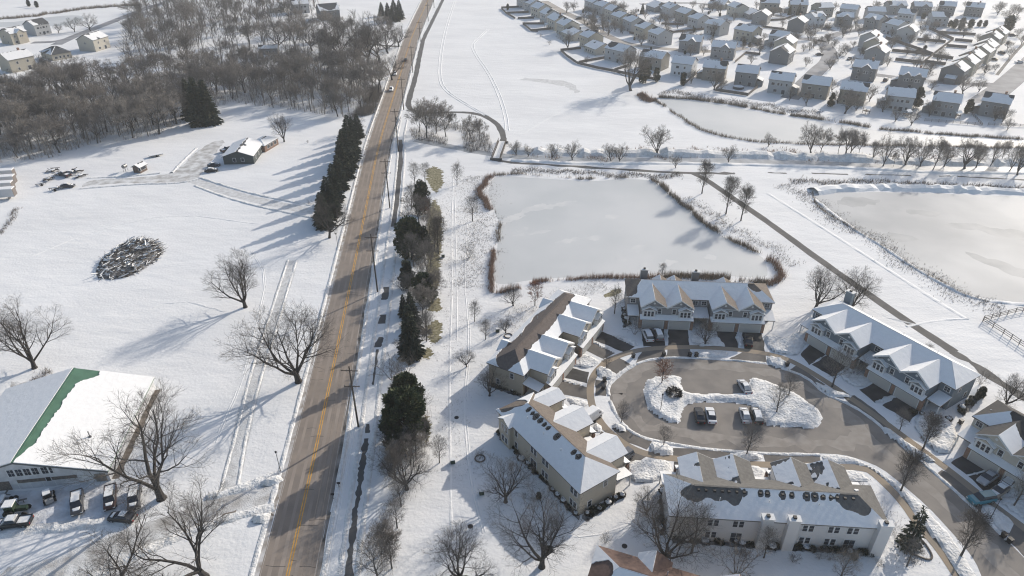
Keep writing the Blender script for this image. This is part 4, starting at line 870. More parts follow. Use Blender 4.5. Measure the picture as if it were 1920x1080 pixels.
# ================================================================ TREES
def tree_mesh(name, seed, style, Ht=12.0, tw=0.016, dens=1.0, bark=None, twig=None):
    r = random.Random(seed); T = G(); C = G()
    def wig(d, a): 
        return (d + Vector((r.uniform(-a, a), r.uniform(-a, a), r.uniform(-a, a)))).normalized()
    def twigp(p, d, l, rad):                     # one thin three-faced shoot
        a = d.cross(Vector((.3, .2, 1))).normalized(); b = d.cross(a); k = len(C.v)
        m = p + wig(d, .35) * l
        for j in range(3):
            t = 2.094 * j; C.v.append(tuple(p + a * rad * math.cos(t) + b * rad * math.sin(t)))
        C.v.append(tuple(m)); C.f += [(k, k + 1, k + 3), (k + 1, k + 2, k + 3), (k + 2, k, k + 3)]; C.m += [0, 0, 0]
        return m
    def perp(d, tilt, az):
        a = d.cross(Vector((0, 0, 1)) if abs(d.z) < .9 else Vector((1, 0, 0))).normalized(); b = d.cross(a)
        return (d * math.cos(tilt) + (a * math.cos(az) + b * math.sin(az)) * math.sin(tilt)).normalized()
    def branch(p, d, l, rad, lev, up):
        n = 5 if lev <= 1 else (4 if lev == 2 else 3); pts = [p.copy()]; rads = [rad]; dirs = [d]
        cr = {'oak': .34, 'spread': .2, 'oval': .12, 'vase': .10, 'wood': .24, 'shrub': .2}[style]
        for i in range(n):
            d = wig(d, cr); d = (d + Vector((0, 0, up))).normalized(); p = p + d * (l / n); pts.append(p.copy()); rads.append(max(tw, rad * (1 - .8 * (i + 1) / n))); dirs.append(d)
        (T if lev <= 2 else C).tube(pts, rads, 6 if lev == 0 else (5 if lev == 1 else (4 if lev == 2 else 3)))
        if lev >= 4: return
        nc = {0: 0, 1: (9, 11), 2: (8, 10), 3: (8, 10)}[lev]
        nc = 0 if nc == 0 else max(2, int(r.randint(*nc) * dens))
        az0 = r.uniform(0, 6.28)
        for k in range(nc):
            f = .28 + .72 * (k + r.random()) / nc; i = min(n - 1, int(f * n)); t = f * n - i
            q = pts[i].lerp(pts[i + 1], t); dd = perp(dirs[i], r.uniform(.45, .95), az0 + k * 2.4 + r.uniform(-.4, .4))
            if dd.z < -.25: dd.z *= -.3; dd.normalize()
            cl = l * (.62 - .3 * f) * r.uniform(.8, 1.25); crd = max(tw, rads[i] * .55)
            if lev < 3: branch(q, dd, cl, crd, lev + 1, up * .8)
            else:
                m = twigp(q, dd, cl * 1.5, tw)
                for _ in range(2): twigp(q.lerp(m, r.uniform(.3, .8)), perp(dd, r.uniform(.4, .8), r.uniform(0, 6.28)), cl * .8, tw * .85)
    R0 = Ht * {'oak': .034, 'spread': .034, 'oval': .018, 'vase': .017, 'wood': .018, 'shrub': .010}[style]
    if style in ('spread', 'oak', 'wood'):
        th = Ht * {'spread': .15, 'oak': .16, 'wood': .26}[style]; top = Vector((r.uniform(-.05, .05) * Ht, r.uniform(-.05, .05) * Ht, th)) * (1 if style != 'spread' else .8)
        T.tube([(0, 0, -.15), (0, 0, .25), top * .5, top], [R0 * 1.5, R0 * 1.1, R0 * .95, R0 * .85], 8)
        nl = {'spread': 7, 'oak': 5, 'wood': 5}[style]
        for k in range(nl):
            az = 6.28 * k / nl + r.uniform(-.35, .35); tilt = r.uniform(.3, .85) if style != 'oak' else r.uniform(.5, 1.15)
            if k == 0: tilt = .12
            ln = Ht * {'spread': .74, 'oak': .72, 'wood': .62}[style] * r.uniform(.85, 1.1)
            branch(top * r.uniform(.75, 1), Vector((math.cos(az) * math.sin(tilt), math.sin(az) * math.sin(tilt), math.cos(tilt))), ln, R0 * r.uniform(.42, .62), 1, .10 if style != 'oak' else .09)
    elif style in ('oval', 'vase'):
        pts = [Vector((0, 0, -.15))]; d = Vector((0, 0, 1)); n = 10
        for i in range(n): d = (wig(d, .06) + Vector((0, 0, .1))).normalized(); pts.append(pts[-1] + d * Ht * .92 / n)
        T.tube(pts, [R0 * (1.25 - 1.1 * i / n) for i in range(n + 1)], 6)
        nb = 20
        for k in range(nb):
            f = .2 + .75 * (k + r.random() * .6) / nb; i = min(n - 1, int(f * n)); q = pts[i].lerp(pts[i + 1], f * n - i)
            tilt = (.85 - .45 * f) if style == 'oval' else (.55 - .25 * f); az = k * 2.4 + r.uniform(-.3, .3)
            ln = Ht * (.42 * math.sin(math.pi * min(1, (f - .05) / 1.0)) ** .7) * r.uniform(.85, 1.15) * (1 if style == 'oval' else .95)
            branch(q, Vector((math.cos(az) * math.sin(tilt), math.sin(az) * math.sin(tilt), math.cos(tilt))), ln, R0 * (.42 - .25 * f), 2, .08)
    else:
        for k in range(9):
            az = 6.28 * k / 9 + r.uniform(-.3, .3); tilt = r.uniform(.15, .8)
            branch(Vector((math.cos(az) * .15, math.sin(az) * .15, -.05)), Vector((math.cos(az) * math.sin(tilt), math.sin(az) * math.sin(tilt), math.cos(tilt))), Ht * r.uniform(.6, 1.0), R0, 2, .08)
    # bring the tip to the nominal height
    zt = max(v[2] for v in C.v); s = Ht / zt
    for X in (T, C): X.v = [(a * s, b * s, c * s) for a, b, c in X.v]
    return T.mesh(name + '_trunk', bark or M_bark), C.mesh(name + '_crown', twig or M_twig), Ht
TM = {}
for i in range(3): TM['spread%d' % i] = tree_mesh('spread', 10 + i, 'spread', 15, .0125, .84)
for i in range(3): TM['oak%d' % i] = tree_mesh('oak', 30 + i * 7, 'oak', 15, .0135, .88)
for i in range(3): TM['oval%d' % i] = tree_mesh('oval', 50 + i, 'oval', 10, .016, .78, M_barkg, M_twigg)
for i in range(2): TM['vase%d' % i] = tree_mesh('vase', 60 + i, 'vase', 11, .022, .9, M_barkg, M_twig)
for i in range(5): TM['wood%d' % i] = tree_mesh('wood', 70 + i, 'wood', 15, .034, .8, M_bark if i % 2 else M_barkg, (M_twigb, M_twigp, M_twigb, M_twigg, M_twigp)[i])
for i in range(2): TM['far%d' % i] = tree_mesh('far', 90 + i, 'spread', 11, .026, .64, M_barkg, M_twigb)
for i in range(3): TM['shrub%d' % i] = tree_mesh('shrub', 80 + i, 'shrub', 3.5, .014, .62, M_twig, (M_twigb, M_twig, M_twigb)[i])
for i in range(2): TM['creek%d' % i] = tree_mesh('creek', 190 + i, 'spread', 13, .024, .72, M_barkg, M_twigb)
TM['rust0'] = tree_mesh('rust', 95, 'oval', 8, .03, .62, M_bark, M_leafrust)
TRC = 0
def tree(p, h, kind, label, group=None, name='bare_tree', cat='tree', wide=1.0):
    global TRC
    TRC += 1; rr = random.Random(TRC * 13 + 5)
    if kind + '0' in TM:
        ks = [k for k in TM if k[:-1] == kind]; kind = ks[TRC % len(ks)]
    if kind[:3] == 'oak' and name == 'bare_tree': name = 'oak_tree'
    t, c, ht = TM[kind]; s = h / ht
    o = thing(name, label, cat, (p.x, p.y, 0), rr.uniform(0, 6.28), group, (s * wide, s * wide, s))
    inst('trunk', t, o); inst('crown', c, o)
    return o
def leafcloud(C, n, fn, size, r, droop=0.0):
    for _ in range(n):
        p, d = fn(); s = size * r.uniform(.6, 1.4); a = Vector((r.uniform(-1, 1), r.uniform(-1, 1), r.uniform(-1, 1))).normalized(); b = (d.cross(a)).normalized() if d.cross(a).length > .01 else a
        k = len(C.v); C.v += [tuple(p - b * s * .45), tuple(p + b * s * .45), tuple(p + d * s + Vector((0, 0, -droop * s)))]; C.f.append((k, k + 1, k + 2)); C.m.append(0)
def spruce_mesh(seed, Ht=14.0, Rb=3.1, n=11000, low=.04, m=None):
    r = random.Random(seed); T = G(); C = G(); T.tube([(0, 0, -.1), (0, 0, Ht * .5), (0, 0, Ht * .97)], [.24, .15, .02], 7)
    nb = 230; br = []
    for k in range(nb):
        f = low + (1 - low) * (k / nb) ** 1.05; z = Ht * f; ln = Rb * (1 - f) ** .85 * r.uniform(.72, 1.12) + .12; az = k * 2.399 + r.uniform(-.3, .3)
        d = Vector((math.cos(az), math.sin(az), -.18 + .5 * f)).normalized(); br.append((Vector((0, 0, z)), d, ln))
        if k % 3 == 0: T.tube([(0, 0, z), tuple(Vector((0, 0, z)) + d * ln * .9)], [.04, .01], 3)
    wts = [b[2] ** 1.5 + .15 for b in br]
    def fn():
        b, d, ln = r.choices(br, wts)[0]; t = r.uniform(.12, 1) ** .7; side = Vector((-d.y, d.x, 0)) * r.gauss(0, .16) * ln * (1.15 - t)
        p = b + d * ln * t + side + Vector((0, 0, -.12 * ln * t * t + r.gauss(0, .05)))
        return p, (d * .7 + side * .9 + Vector((0, 0, r.uniform(-.25, .1)))).normalized()
    leafcloud(C, n, fn, .42, r, .25)
    return T.mesh('spruce_trunk', M_bark), C.mesh('spruce_crown', m or M_needle), Ht
def pine_mesh(seed, Ht=9.0, Rb=3.4, n=12000, m=None, shape=1.0):
    r = random.Random(seed); T = G(); C = G(); T.tube([(0, 0, -.1), (0, 0, Ht * .8)], [.24, .05], 7)
    cl = []
    for k in range(60):
        f = r.uniform(.08, .97); rad = Rb * (math.sin(math.pi * (f * .82 + .14)) ** (.7 * shape)) * r.uniform(.45, .9); az = r.uniform(0, 6.28)
        c = Vector((rad * math.cos(az), rad * math.sin(az), Ht * f)); cl.append((c, r.uniform(.7, 1.25) * Rb / 3.4)); T.tube([(0, 0, Ht * f * .8), tuple(c)], [.06, .02], 3)
    def fn():
        c, cr = r.choice(cl); d = Vector((r.gauss(0, 1), r.gauss(0, 1), r.gauss(0, .8))).normalized(); return c + d * cr * r.uniform(.55, 1.0), (d + Vector((0, 0, .3))).normalized()
    leafcloud(C, n, fn, .38, r)
    return T.mesh('pine_trunk', M_bark), C.mesh('pine_crown', m or M_needle2), Ht
for i in range(3): TM['spruce%d' % i] = spruce_mesh(100 + i, 14, 3.3 + .25 * i)
TM['larch0'] = spruce_mesh(115, 9, 1.7, 900, .02)
for i in range(2): TM['pine%d' % i] = pine_mesh(120 + i)
for i in range(2): TM['cedar%d' % i] = pine_mesh(130 + i, 10, 2.7, 9000, M_cedar, 1.1)
for i in range(2): TM['cedarcone%d' % i] = spruce_mesh(150 + i, 13, 3.6, 10000, .02, M_cedar)
for i in range(2): TM['cone%d' % i] = pine_mesh(140 + i, 6, 1.3, 2500, M_needle, 1.2)

TB = lambda x, y, ty: (P(x, y), hgt((x, y), ty))
# ---- big trees of the farm fields
for k, (x, y, ty, kd, wd, lb) in enumerate([(65, 690, 568, 'spread0', 1.0, 'large many-stemmed bare tree at the far corner of the white barn'), (460, 576, 468, 'spread1', 1.0, 'lone bare tree in the open field casting a long shadow'), (560, 716, 566, 'spread2', 1.05, 'big bare tree standing right beside the highway'),
      (303, 935, 748, 'oak0', 1.0, 'gnarled bare oak overhanging the parked pickups by the barn'), (385, 1082, 930, 'oak1', .95, 'crooked bare oak on the field side of the farm drive'), (232, 1100, 985, 'oak2', .9, 'bare oak cut by the picture edge beside the farm drive'),
      (618, 446, 364, 'oak1', .85, 'bare tree at the near end of the spruce row by the highway'), (533, 266, 208, 'spread0', .8, 'slim bare tree on the open lawn behind the ranch house'), (664, 248, 205, 'spread1', 1.0, 'bare tree at the far end of the spruce row by the highway')]):
    tree(*TB(x, y, ty), kd, lb, 'large field trees', wide=wd)
# ---- spruce row by the highway
for k, (x, y, h) in enumerate([(606, 425, 14), (617, 405, 15), (627, 378, 15), (633, 355, 16), (640, 335, 15), (645, 315, 16), (650, 300, 15), (655, 285, 15), (660, 270, 14), (664, 257, 12), (598, 412, 11)]):
    tree(P(x + random.uniform(2, 10), y), h * random.uniform(.74, 1.0), 'spruce', 'dark spruce in the tight row along the highway, ranch-house side', 'spruces in the highway row', 'spruce_tree', wide=random.uniform(1.1, 1.4))
# ---- windbreak between highway and townhouses
W = [(772, 482, 412, 'pine', 'dark rounded pine at the middle of the windbreak'), (758, 592, 552, 'spruce', 'small dark spruce on the highway side of the tallest windbreak spruce'), (773, 615, 548, 'spruce', 'dark spruce behind the tallest windbreak spruce'), (772, 668, 572, 'spruce', 'tallest dark spruce of the windbreak'), (797, 565, 515, 'pine', 'small green pine beside the windbreak grass patch'),
     (764, 770, 705, 'pine', 'upper green pine of the pair above the highway bank'), (762, 830, 738, 'pine', 'broad green pine at the near end of the windbreak'), (792, 400, 340, 'cedar', 'grey-green cedar at the far end of the windbreak'), (765, 540, 492, 'cedar', 'grey-green cedar in the middle of the windbreak'), (795, 480, 425, 'cedar', 'grey cedar behind the rounded windbreak pine')]
for x, y, ty, kd, lb in W: tree(*TB(x, y, ty), kd, lb, 'windbreak evergreens', 'evergreen_tree')
WB = [(776, 500, 425, 'oval'), (803, 524, 452, 'oval'), (790, 545, 480, 'oval'), (778, 346, 298, 'oval'), (797, 342, 302, 'oval'), (772, 392, 340, 'oval'), (822, 476, 402, 'vase'), (735, 712, 668, 'shrub'), (758, 706, 662, 'shrub'), (735, 845, 785, 'spread'), (763, 917, 832, 'spread'), (824, 868, 818, 'oval'), (745, 990, 925, 'oval'), (722, 1034, 970, 'oval'), (710, 1092, 1000, 'oval'), (735, 1066, 1000, 'vase'), (800, 640, 580, 'oval'), (782, 780, 730, 'shrub'), (800, 830, 780, 'oval'), (786, 420, 355, 'wood'), (806, 440, 385, 'wood'), (815, 560, 500, 'wood'), (808, 500, 440, 'wood'), (792, 590, 530, 'wood'), (786, 660, 600, 'wood'), (800, 625, 560, 'oval'), (815, 470, 415, 'oval'), (742, 900, 830, 'wood'), (770, 870, 810, 'wood'), (780, 855, 790, 'oval'), (752, 950, 885, 'oval'), (735, 790, 740, 'oval'), (748, 770, 715, 'oval'), (768, 560, 505, 'oval'), (755, 545, 510, 'shrub'), (715, 1040, 985, 'wood')]
for x, y, ty, kd in WB: tree(*TB(x, y, ty), kd, 'leafless tree in the mixed windbreak between highway and townhouses', 'windbreak bare trees')
tree(*TB(797, 408, 372), 'rust0', 'small tree with rusty brown leaves in the windbreak', name='rust_leaved_tree'); tree(*TB(1003, 573, 523), 'rust0', 'slender tree with rusty leaves beside the square pond reeds', name='rust_leaved_tree')
tree(*TB(1240, 722, 672), 'rust0', 'small rusty-leaved tree on the snowy loop island', name='rust_leaved_tree')
# ---- lawn and street trees
for x, y, ty, kd, lb in [(857, 347, 298, 'oval', 'small round-crowned bare tree on the snow by the footbridge path'), (886, 415, 362, 'oval', 'young bare tree on the snow left of the pond reeds'), (879, 484, 455, 'shrub', 'tiny bare sapling on the snow left of the pond reeds'), (890, 603, 558, 'oval', 'young bare tree above the tan townhouse block lawn'), (910, 637, 595, 'oval', 'slender bare sapling behind the tan townhouse block'),
      (948, 624, 595, 'spread', 'low spreading bare tree in a mulch ring behind the tan townhouse block'), (962, 573, 532, 'spread', 'low bare tree below the pond reeds'), (875, 688, 654, 'spread', 'small spreading bare tree on the lawn by the tan block corner'), (918, 742, 690, 'spread', 'dark low bare tree against the tan block end wall'),
      (862, 1090, 985, 'spread', 'large bare tree on the snow cut by the picture edge, townhouse side'), (948, 941, 862, 'spread', 'round bare tree on the lawn beside the beige block rear windows'), (1016, 1063, 935, 'spread', 'bare tree with a squirrel nest low in its crown'), (1212, 964, 915, 'spread', 'small bare tree between the beige and white townhouse blocks'), (1243, 1053, 940, 'spread', 'bare tree at the corner of the white townhouse block'),
      (1297, 1036, 945, 'oval', 'thin bare tree in front of the white block rear wall'), (1432, 1046, 985, 'oval', 'small bare tree below the middle chimneys of the white block'), (1380, 1078, 1020, 'shrub', 'small bare bush-like tree beside the red-brown roof'), (1573, 1090, 1025, 'oval', 'thin bare tree in front of the pinkish shrub'), (1688, 922, 838, 'vase', 'bare street tree on the snowy verge by the street bend'),
      (1800, 1045, 955, 'vase', 'bare street tree on the snowy verge near the waste bins'), (1730, 842, 770, 'vase', 'bare street tree between sidewalk and street opposite the bend'), (1700, 1062, 1005, 'oval', 'small bare tree inside the kidney-shaped planting bed'), (1560, 725, 648, 'oval', 'bare tree in front of the blue-grey block driveways'), (1602, 704, 665, 'shrub', 'small bare tree by the blue-grey block porch'),
      (1455, 776, 712, 'oval', 'bare tree in the middle of the snowy loop island'), (1478, 744, 695, 'oval', 'bare tree at the north edge of the snowy loop island'), (1687, 807, 765, 'oval', 'bare tree below the blue-grey block end driveway'), (1740, 828, 780, 'oval', 'bare tree on the snowy lawn below the blue-grey block'), (1244, 838, 795, 'oval', 'small bare tree on the snowy verge south of the loop'), (1399, 855, 792, 'oval', 'round bare tree on the snowy verge near the white block gables'),
      (1322, 646, 595, 'spread', 'round bare tree on the snow between the grey block driveways'), (1136, 694, 662, 'oval', 'small bare sapling on the verge by the tan block driveways'), (1083, 672, 650, 'shrub', 'small bare shrub tree between the tan block driveways'), (1530, 577, 492, 'spread', 'bare tree behind the left corner of the blue-grey block'), (1596, 583, 505, 'spread', 'spreading bare tree behind the blue-grey block chimney'), (1885, 762, 700, 'spread', 'bare tree beside the diagonal path behind the cream block'),
      (1900, 950, 880, 'oval', 'thin bare tree on the cream block lawn'), (1190, 627, 600, 'shrub', 'bare shrub beside the grey block left entry'), (1838, 720, 690, 'shrub', 'bare shrub at the far end of the blue-grey block'), (1152, 588, 530, 'oval', 'bare tree between the tan and grey blocks near the pond'), (1240, 520, 490, 'oval', 'thin sapling in the reeds behind the grey block'),
      (1165, 792, 752, 'oval', 'small bare tree on the verge beside the white van'), (1316, 363, 296, 'vase', 'tall bare tree by the path fork above the square pond'), (1361, 401, 325, 'vase', 'first of two bare trees along the diagonal path'), (1389, 414, 342, 'vase', 'second of two bare trees along the diagonal path'), (1182, 170, 80, 'creek', 'tall bare tree alone at the corner of the snow field'), (1207, 155, 112, 'cedar', 'dark tree beside the tall lone tree of the snow field corner'), (1230, 153, 128, 'cedar', 'dark green small tree by the brownish house'), (1065, 93, 55, 'far', 'big bare tree in the yard before the far ranch house')]:
    tree(*TB(x, y, ty), kd, lb, 'lawn trees' if kd != 'cedar' else None)
tree(*TB(1702, 1024, 950), 'larch0', 'thin ragged conifer in the kidney-shaped planting bed', name='larch_tree')
# ---- creek side trees
for x, y, ty in [(968, 291, 262), (990, 294, 268), (1035, 298, 268), (1073, 299, 260), (1145, 301, 268), (1162, 303, 266), (1233, 291, 232), (1366, 304, 268), (1267, 315, 290), (1440, 275, 246)]: tree(*TB(x, y, ty), 'far', 'small bare tree on the snowy bank between square pond and creek', 'small trees on the creek bank')
for x, y, ty in [(1520, 287, 236), (1538, 288, 236), (1571, 289, 240), (1586, 288, 240), (1594, 289, 244), (1610, 291, 240), (1635, 299, 250), (1656, 311, 246), (1697, 309, 250), (1725, 312, 262), (1748, 321, 254), (1808, 316, 254), (1857, 311, 258), (1878, 300, 250), (1893, 321, 262), (1907, 328, 268), (1770, 312, 270), (1830, 314, 272), (1675, 312, 272)]: tree(*TB(x, y, ty + random.uniform(-10, 8)), random.choice(('creek', 'creek', 'far', 'wood')), 'slender bare tree in the line along the creek below the long pond', 'trees lining the creek', wide=random.uniform(.5, 1.0))
for x, y, ty in [(800, 259, 178), (836, 256, 196), (881, 266, 212), (900, 263, 222), (786, 248, 200), (818, 250, 188)]: tree(*TB(x, y, ty), 'wood', 'bare tree in the clump beside the curving footpath', 'trees by the curving footpath')
# ---- subdivision trees
HOUSES = [V2(o.location) for o in COL.objects if o.parent is None and o.name.startswith('house')]
def clear(p, d=8.5): return all((V2(p) - h).length > d for h in HOUSES)
rf_ = random.Random(77)
far = [(rf_.uniform(1050, 1890), 0, 0) for _ in range(0)] + [(1339, 168, 122), (1584, 213, 166), (1605, 208, 184), (1480, 188, 163), (1678, 228, 200), (1708, 235, 207), (1888, 244, 220), (1526, 67, 50), (1552, 79, 60), (1580, 71, 52), (1506, 97, 82), (1517, 96, 80), (1539, 101, 84), (1556, 131, 108), (1571, 115, 92), (1579, 102, 82), (1576, 52, 30), (1511, 125, 108), (1076, 22, 2), (1062, 24, 4), (1109, 54, 34), (1129, 50, 26), (1140, 67, 32),
       (1202, 86, 62), (1294, 105, 80), (1319, 104, 88), (1376, 40, 20), (1349, 29, 8), (1331, 25, 6), (1337, 67, 42), (1299, 16, 0), (1805, 176, 140), (1747, 169, 148), (1835, 172, 148), (1100, 118, 106), (1630, 190, 160), (1570, 194, 165), (1610, 150, 130), (1870, 205, 180), (1765, 100, 90), (1700, 104, 92), (1728, 105, 96), (1408, 120, 98), (1660, 90, 72), (1545, 45, 28), (1600, 90, 78), (1450, 30, 12), (1900, 30, 8), (1885, 40, 14), (1870, 28, 6), (1690, 60, 42), (1560, 172, 150), (1655, 210, 175), (1735, 150, 128), (1800, 60, 44), (1480, 110, 94), (1425, 100, 84)]
for k in range(170):
    x = rf_.uniform(1090, 1915); y = rf_.uniform(14, 60 + (x - 1090) * .12); far.append((x, y, y - rf_.uniform(12, 22)))
for k in range(13):
    t = rf_.random(); x = 1180 + 720 * t; y = 152 + 84 * t + rf_.uniform(-14, 8); far.append((x, y, y - rf_.uniform(18, 36)))
for i_, (x, y, ty) in enumerate(far):
    if i_ >= 57 and not clear(P(x, y)): continue
    lb_ = 'bare tree in the snowy back yards above the narrow pond' if y > 148 - (1900 - x) * .03 else ('bare tree by the street behind the field-side houses' if x < 1215 else ('bare tree beside the curved subdivision street' if 1490 < x < 1590 and 45 < y < 135 else 'small bare yard tree in the far rows of the subdivision'))
    tree(*TB(x, y, ty - 3), 'far', lb_, 'subdivision yard trees', 'yard_tree')
for x, y, ty, kd, lb in [(1813, 213, 186, 'cedar', 'dark conifer between the awning house and the chimney house'), (1717, 202, 165, 'cedar', 'tall dark conifer at the corner of the pale grey pond house'), (1280, 160, 136, 'cone', 'narrow dark evergreen beside the white house yard'), (1480, 28, 9, 'spruce', 'pointed spruce behind the white cross-gabled house, smaller one'), (1496, 29, 6, 'spruce', 'pointed spruce behind the white cross-gabled house, larger one'), (1204, 26, 6, 'spruce', 'dark spruce between the slanting rows of houses'), (952, 19, 7, 'cone', 'small dark evergreen in the farthest fenced field-side yard'), (1557, 200, 175, 'cedar', 'brownish evergreen behind the taupe deck house')]: tree(*TB(x, y, ty), kd, lb, None, 'evergreen_tree')
for x, y, ty in [(1730, 36, 24), (1744, 46, 30), (1756, 47, 32), (1770, 48, 34), (1788, 53, 36), (1802, 53, 34), (1818, 53, 36), (1835, 50, 38), (1846, 50, 38), (1888, 58, 30), (1780, 50, 38)]: tree(*TB(x, y, ty), 'cone', 'dark evergreen in the hedge row above the fenced empty yards', 'hedge evergreens', 'evergreen_tree', wide=1.5)
for x, y, ty in [(728, 36, 5), (740, 40, 0), (750, 36, 0), (716, 30, 4)]: tree(*TB(x, y, ty), 'spruce', 'tall dark spruce beside the far end of the highway', 'spruces at the far highway end', 'spruce_tree', wide=1.3)
for x, y, ty in [(362, 222, 148), (378, 234, 145), (396, 232, 150), (390, 218, 150), (374, 208, 145)]: tree(*TB(x, y, ty), 'cedarcone', 'tall cedar in the evergreen clump at the edge of the wood', 'cedars at the wood edge', 'cedar_tree', wide=1.0)
for x, y, ty in [(70, 14, 2), (55, 12, 0)]: tree(*TB(x, y, ty), 'cone', 'small far evergreen beyond the small far pond', 'evergreens beyond the far pond', 'evergreen_tree', wide=1.3)
# ---- the wood
W1 = PP([(0, 190), (90, 168), (200, 155), (330, 140), (420, 128), (560, 128), (680, 138), (716, 165), (695, 212), (640, 222), (560, 208), (430, 192), (345, 228), (290, 256), (165, 272), (100, 296), (0, 305), (-80, 300), (-80, 190)])
W2 = PP([(243, 122), (243, 62), (275, 22), (340, 2), (560, 30), (640, 40), (742, 60), (745, 85), (720, 135), (560, 125), (420, 124)])
r = random.Random(5)
def scatter(poly, d, n, tries=9000):
    out = []; x0 = min(p.x for p in poly); x1 = max(p.x for p in poly); y0 = min(p.y for p in poly); y1 = max(p.y for p in poly)
    for _ in range(tries):
        if len(out) >= n: break
        q = Vector((r.uniform(x0, x1), r.uniform(y0, y1), 0))
        if inside(poly, q.x, q.y) and all((q - o).length > d * (1 if o.y < 300 else 1.15) for o in out): out.append(q)
    return out
w1 = scatter(W1, 8.6, 112); w2 = scatter(W2, 13, 44)
ranch = V2(P(500, 92))
for q in w1: tree(q, r.uniform(10, 18.5), 'wood', 'bare grey-brown tree in the dense wood behind the ranch house', 'trees of the dense wood', wide=r.uniform(1.0, 1.3))
for q in w2:
    if (V2(q) - ranch).length > 9: tree(q, r.uniform(12, 19), 'wood', 'bare tree in the open grove near the far highway', 'trees of the open grove', wide=r.uniform(.95, 1.2))
for k, (x, y, ty) in enumerate([(748, 88, 40), (727, 100, 40), (712, 118, 35), (690, 122, 30), (664, 140, 60), (600, 110, 45), (640, 115, 35), (585, 95, 35), (522, 95, 25), (735, 150, 95)]): tree(*TB(x, y, ty), 'oak', 'big dark bare tree along the snowy lane beside the highway', 'dark trees beside the highway')
for k, (x, y, ty) in enumerate([(150, 145, 98), (190, 140, 105), (270, 140, 88), (80, 155, 118), (110, 62, 42), (140, 60, 30), (170, 58, 22)]): tree(*TB(x, y, ty), 'oak', 'dark bare tree at the wood edge by the beige houses', 'trees by the wood-edge houses')
# undergrowth: nobody could count it
def brushmass(name, polys, n, hmin, hmax, m, seed, tw=.05, kind='stuff', sp=.5):
    rr = random.Random(seed); g = G()
    for poly in polys:
        x0 = min(p.x for p in poly); x1 = max(p.x for p in poly); y0 = min(p.y for p in poly); y1 = max(p.y for p in poly); k = 0
        for _ in range(n * 8):
            if k >= n: break
            x = rr.uniform(x0, x1); y = rr.uniform(y0, y1)
            if not inside(poly, x, y) or N(x, y, .06, seed) < -.25: continue
            k += 1; h = rr.uniform(hmin, hmax)
            for _ in range(5):
                a = rr.uniform(0, 6.28); t = rr.uniform(0, sp); d = Vector((math.cos(a) * t, math.sin(a) * t, 1)); b = len(g.v); u = Vector((math.cos(a + 1.6), math.sin(a + 1.6), 0)) * tw
                p = Vector((x + rr.uniform(-.8, .8), y + rr.uniform(-.8, .8), 0)); q = p + d * h
                g.v += [tuple(p - u), tuple(p + u), tuple(q)]; g.f.append((b, b + 1, b + 2)); g.m.append(0)
    o = g.obj(name, m); return tag(o, None, None, None, kind)
tag(brushmass('undergrowth', [W1], 4500, 1.0, 4.0, M_twigp, 3), 'brown-grey undergrowth of the dense wood', 'undergrowth')
tag(brushmass('undergrowth', [W2], 1500, .8, 3.5, M_twigg, 4), 'grey undergrowth of the open grove near the highway', 'undergrowth')
tag(brushmass('undergrowth', [PP([(770, 245), (800, 225), (860, 235), (915, 252), (925, 285), (880, 285), (820, 270), (775, 262)])], 900, .6, 2.4, M_twigb, 6, .04), 'brushy undergrowth beside the curving footpath', 'undergrowth')
tag(brushmass('undergrowth', [PP([(700, 215), (720, 165), (712, 160), (690, 180), (660, 222)])], 900, 1, 4, M_twigb, 9), 'dense roadside thicket at the highway bend of the wood', 'undergrowth')
def far_wood(name, label, pts, m, seed):
    rr = random.Random(seed); g = G()
    for q in pts:
        h = rr.uniform(10, 15); g.tube([(q.x, q.y, 0), (q.x + rr.uniform(-.5, .5), q.y, h * .45), (q.x + rr.uniform(-1, 1), q.y + rr.uniform(-1, 1), h * .8)], [.22, .15, .05], 4)
        for k in range(14):
            a = rr.uniform(0, 6.28); t = rr.uniform(.3, 1.3); z0 = h * rr.uniform(.2, .62); b = Vector((q.x, q.y, z0)); d = Vector((math.cos(a) * t, math.sin(a) * t, 1)).normalized(); l = h * rr.uniform(.28, .5); e = b + d * l; g.tube([b, e], [.07, .025], 3)
            for j in range(16):
                f = rr.uniform(.25, 1); p = b.lerp(e, f); dd = (d + Vector((rr.gauss(0, .6), rr.gauss(0, .6), rr.gauss(0, .4)))).normalized(); ll = rr.uniform(.7, 2.0); s = dd.cross(Vector((rr.gauss(0, 1), rr.gauss(0, 1), .3))).normalized() * .04; bb = len(g.v)
                g.v += [tuple(p - s), tuple(p + s), tuple(p + dd * ll)]; g.f.append((bb, bb + 1, bb + 2)); g.m.append(0)
    tag(g.obj(name, m), label, 'wood', None, 'stuff')
far_wood('woodland', 'dense brown mass of bare trees filling the wood', scatter(W1, 6.0, 170, 20000), M_twigb, 11)
far_wood('woodland', 'pale brown mass of bare trees filling the wood', scatter(W1, 6.5, 130, 20000), M_twigp, 14)
far_wood('woodland', 'grey mass of bare trees filling the open grove', scatter(W2, 7.5, 130, 9000), M_twigg, 12)
far_wood('woodland', 'far bare woodland at the top of the curving road', scatter(PP([(235, 120), (240, 60), (270, 20), (330, -10), (600, -25), (600, 20), (480, 50), (400, 75), (330, 125)]), 6.0, 260, 12000), M_twigb, 13)

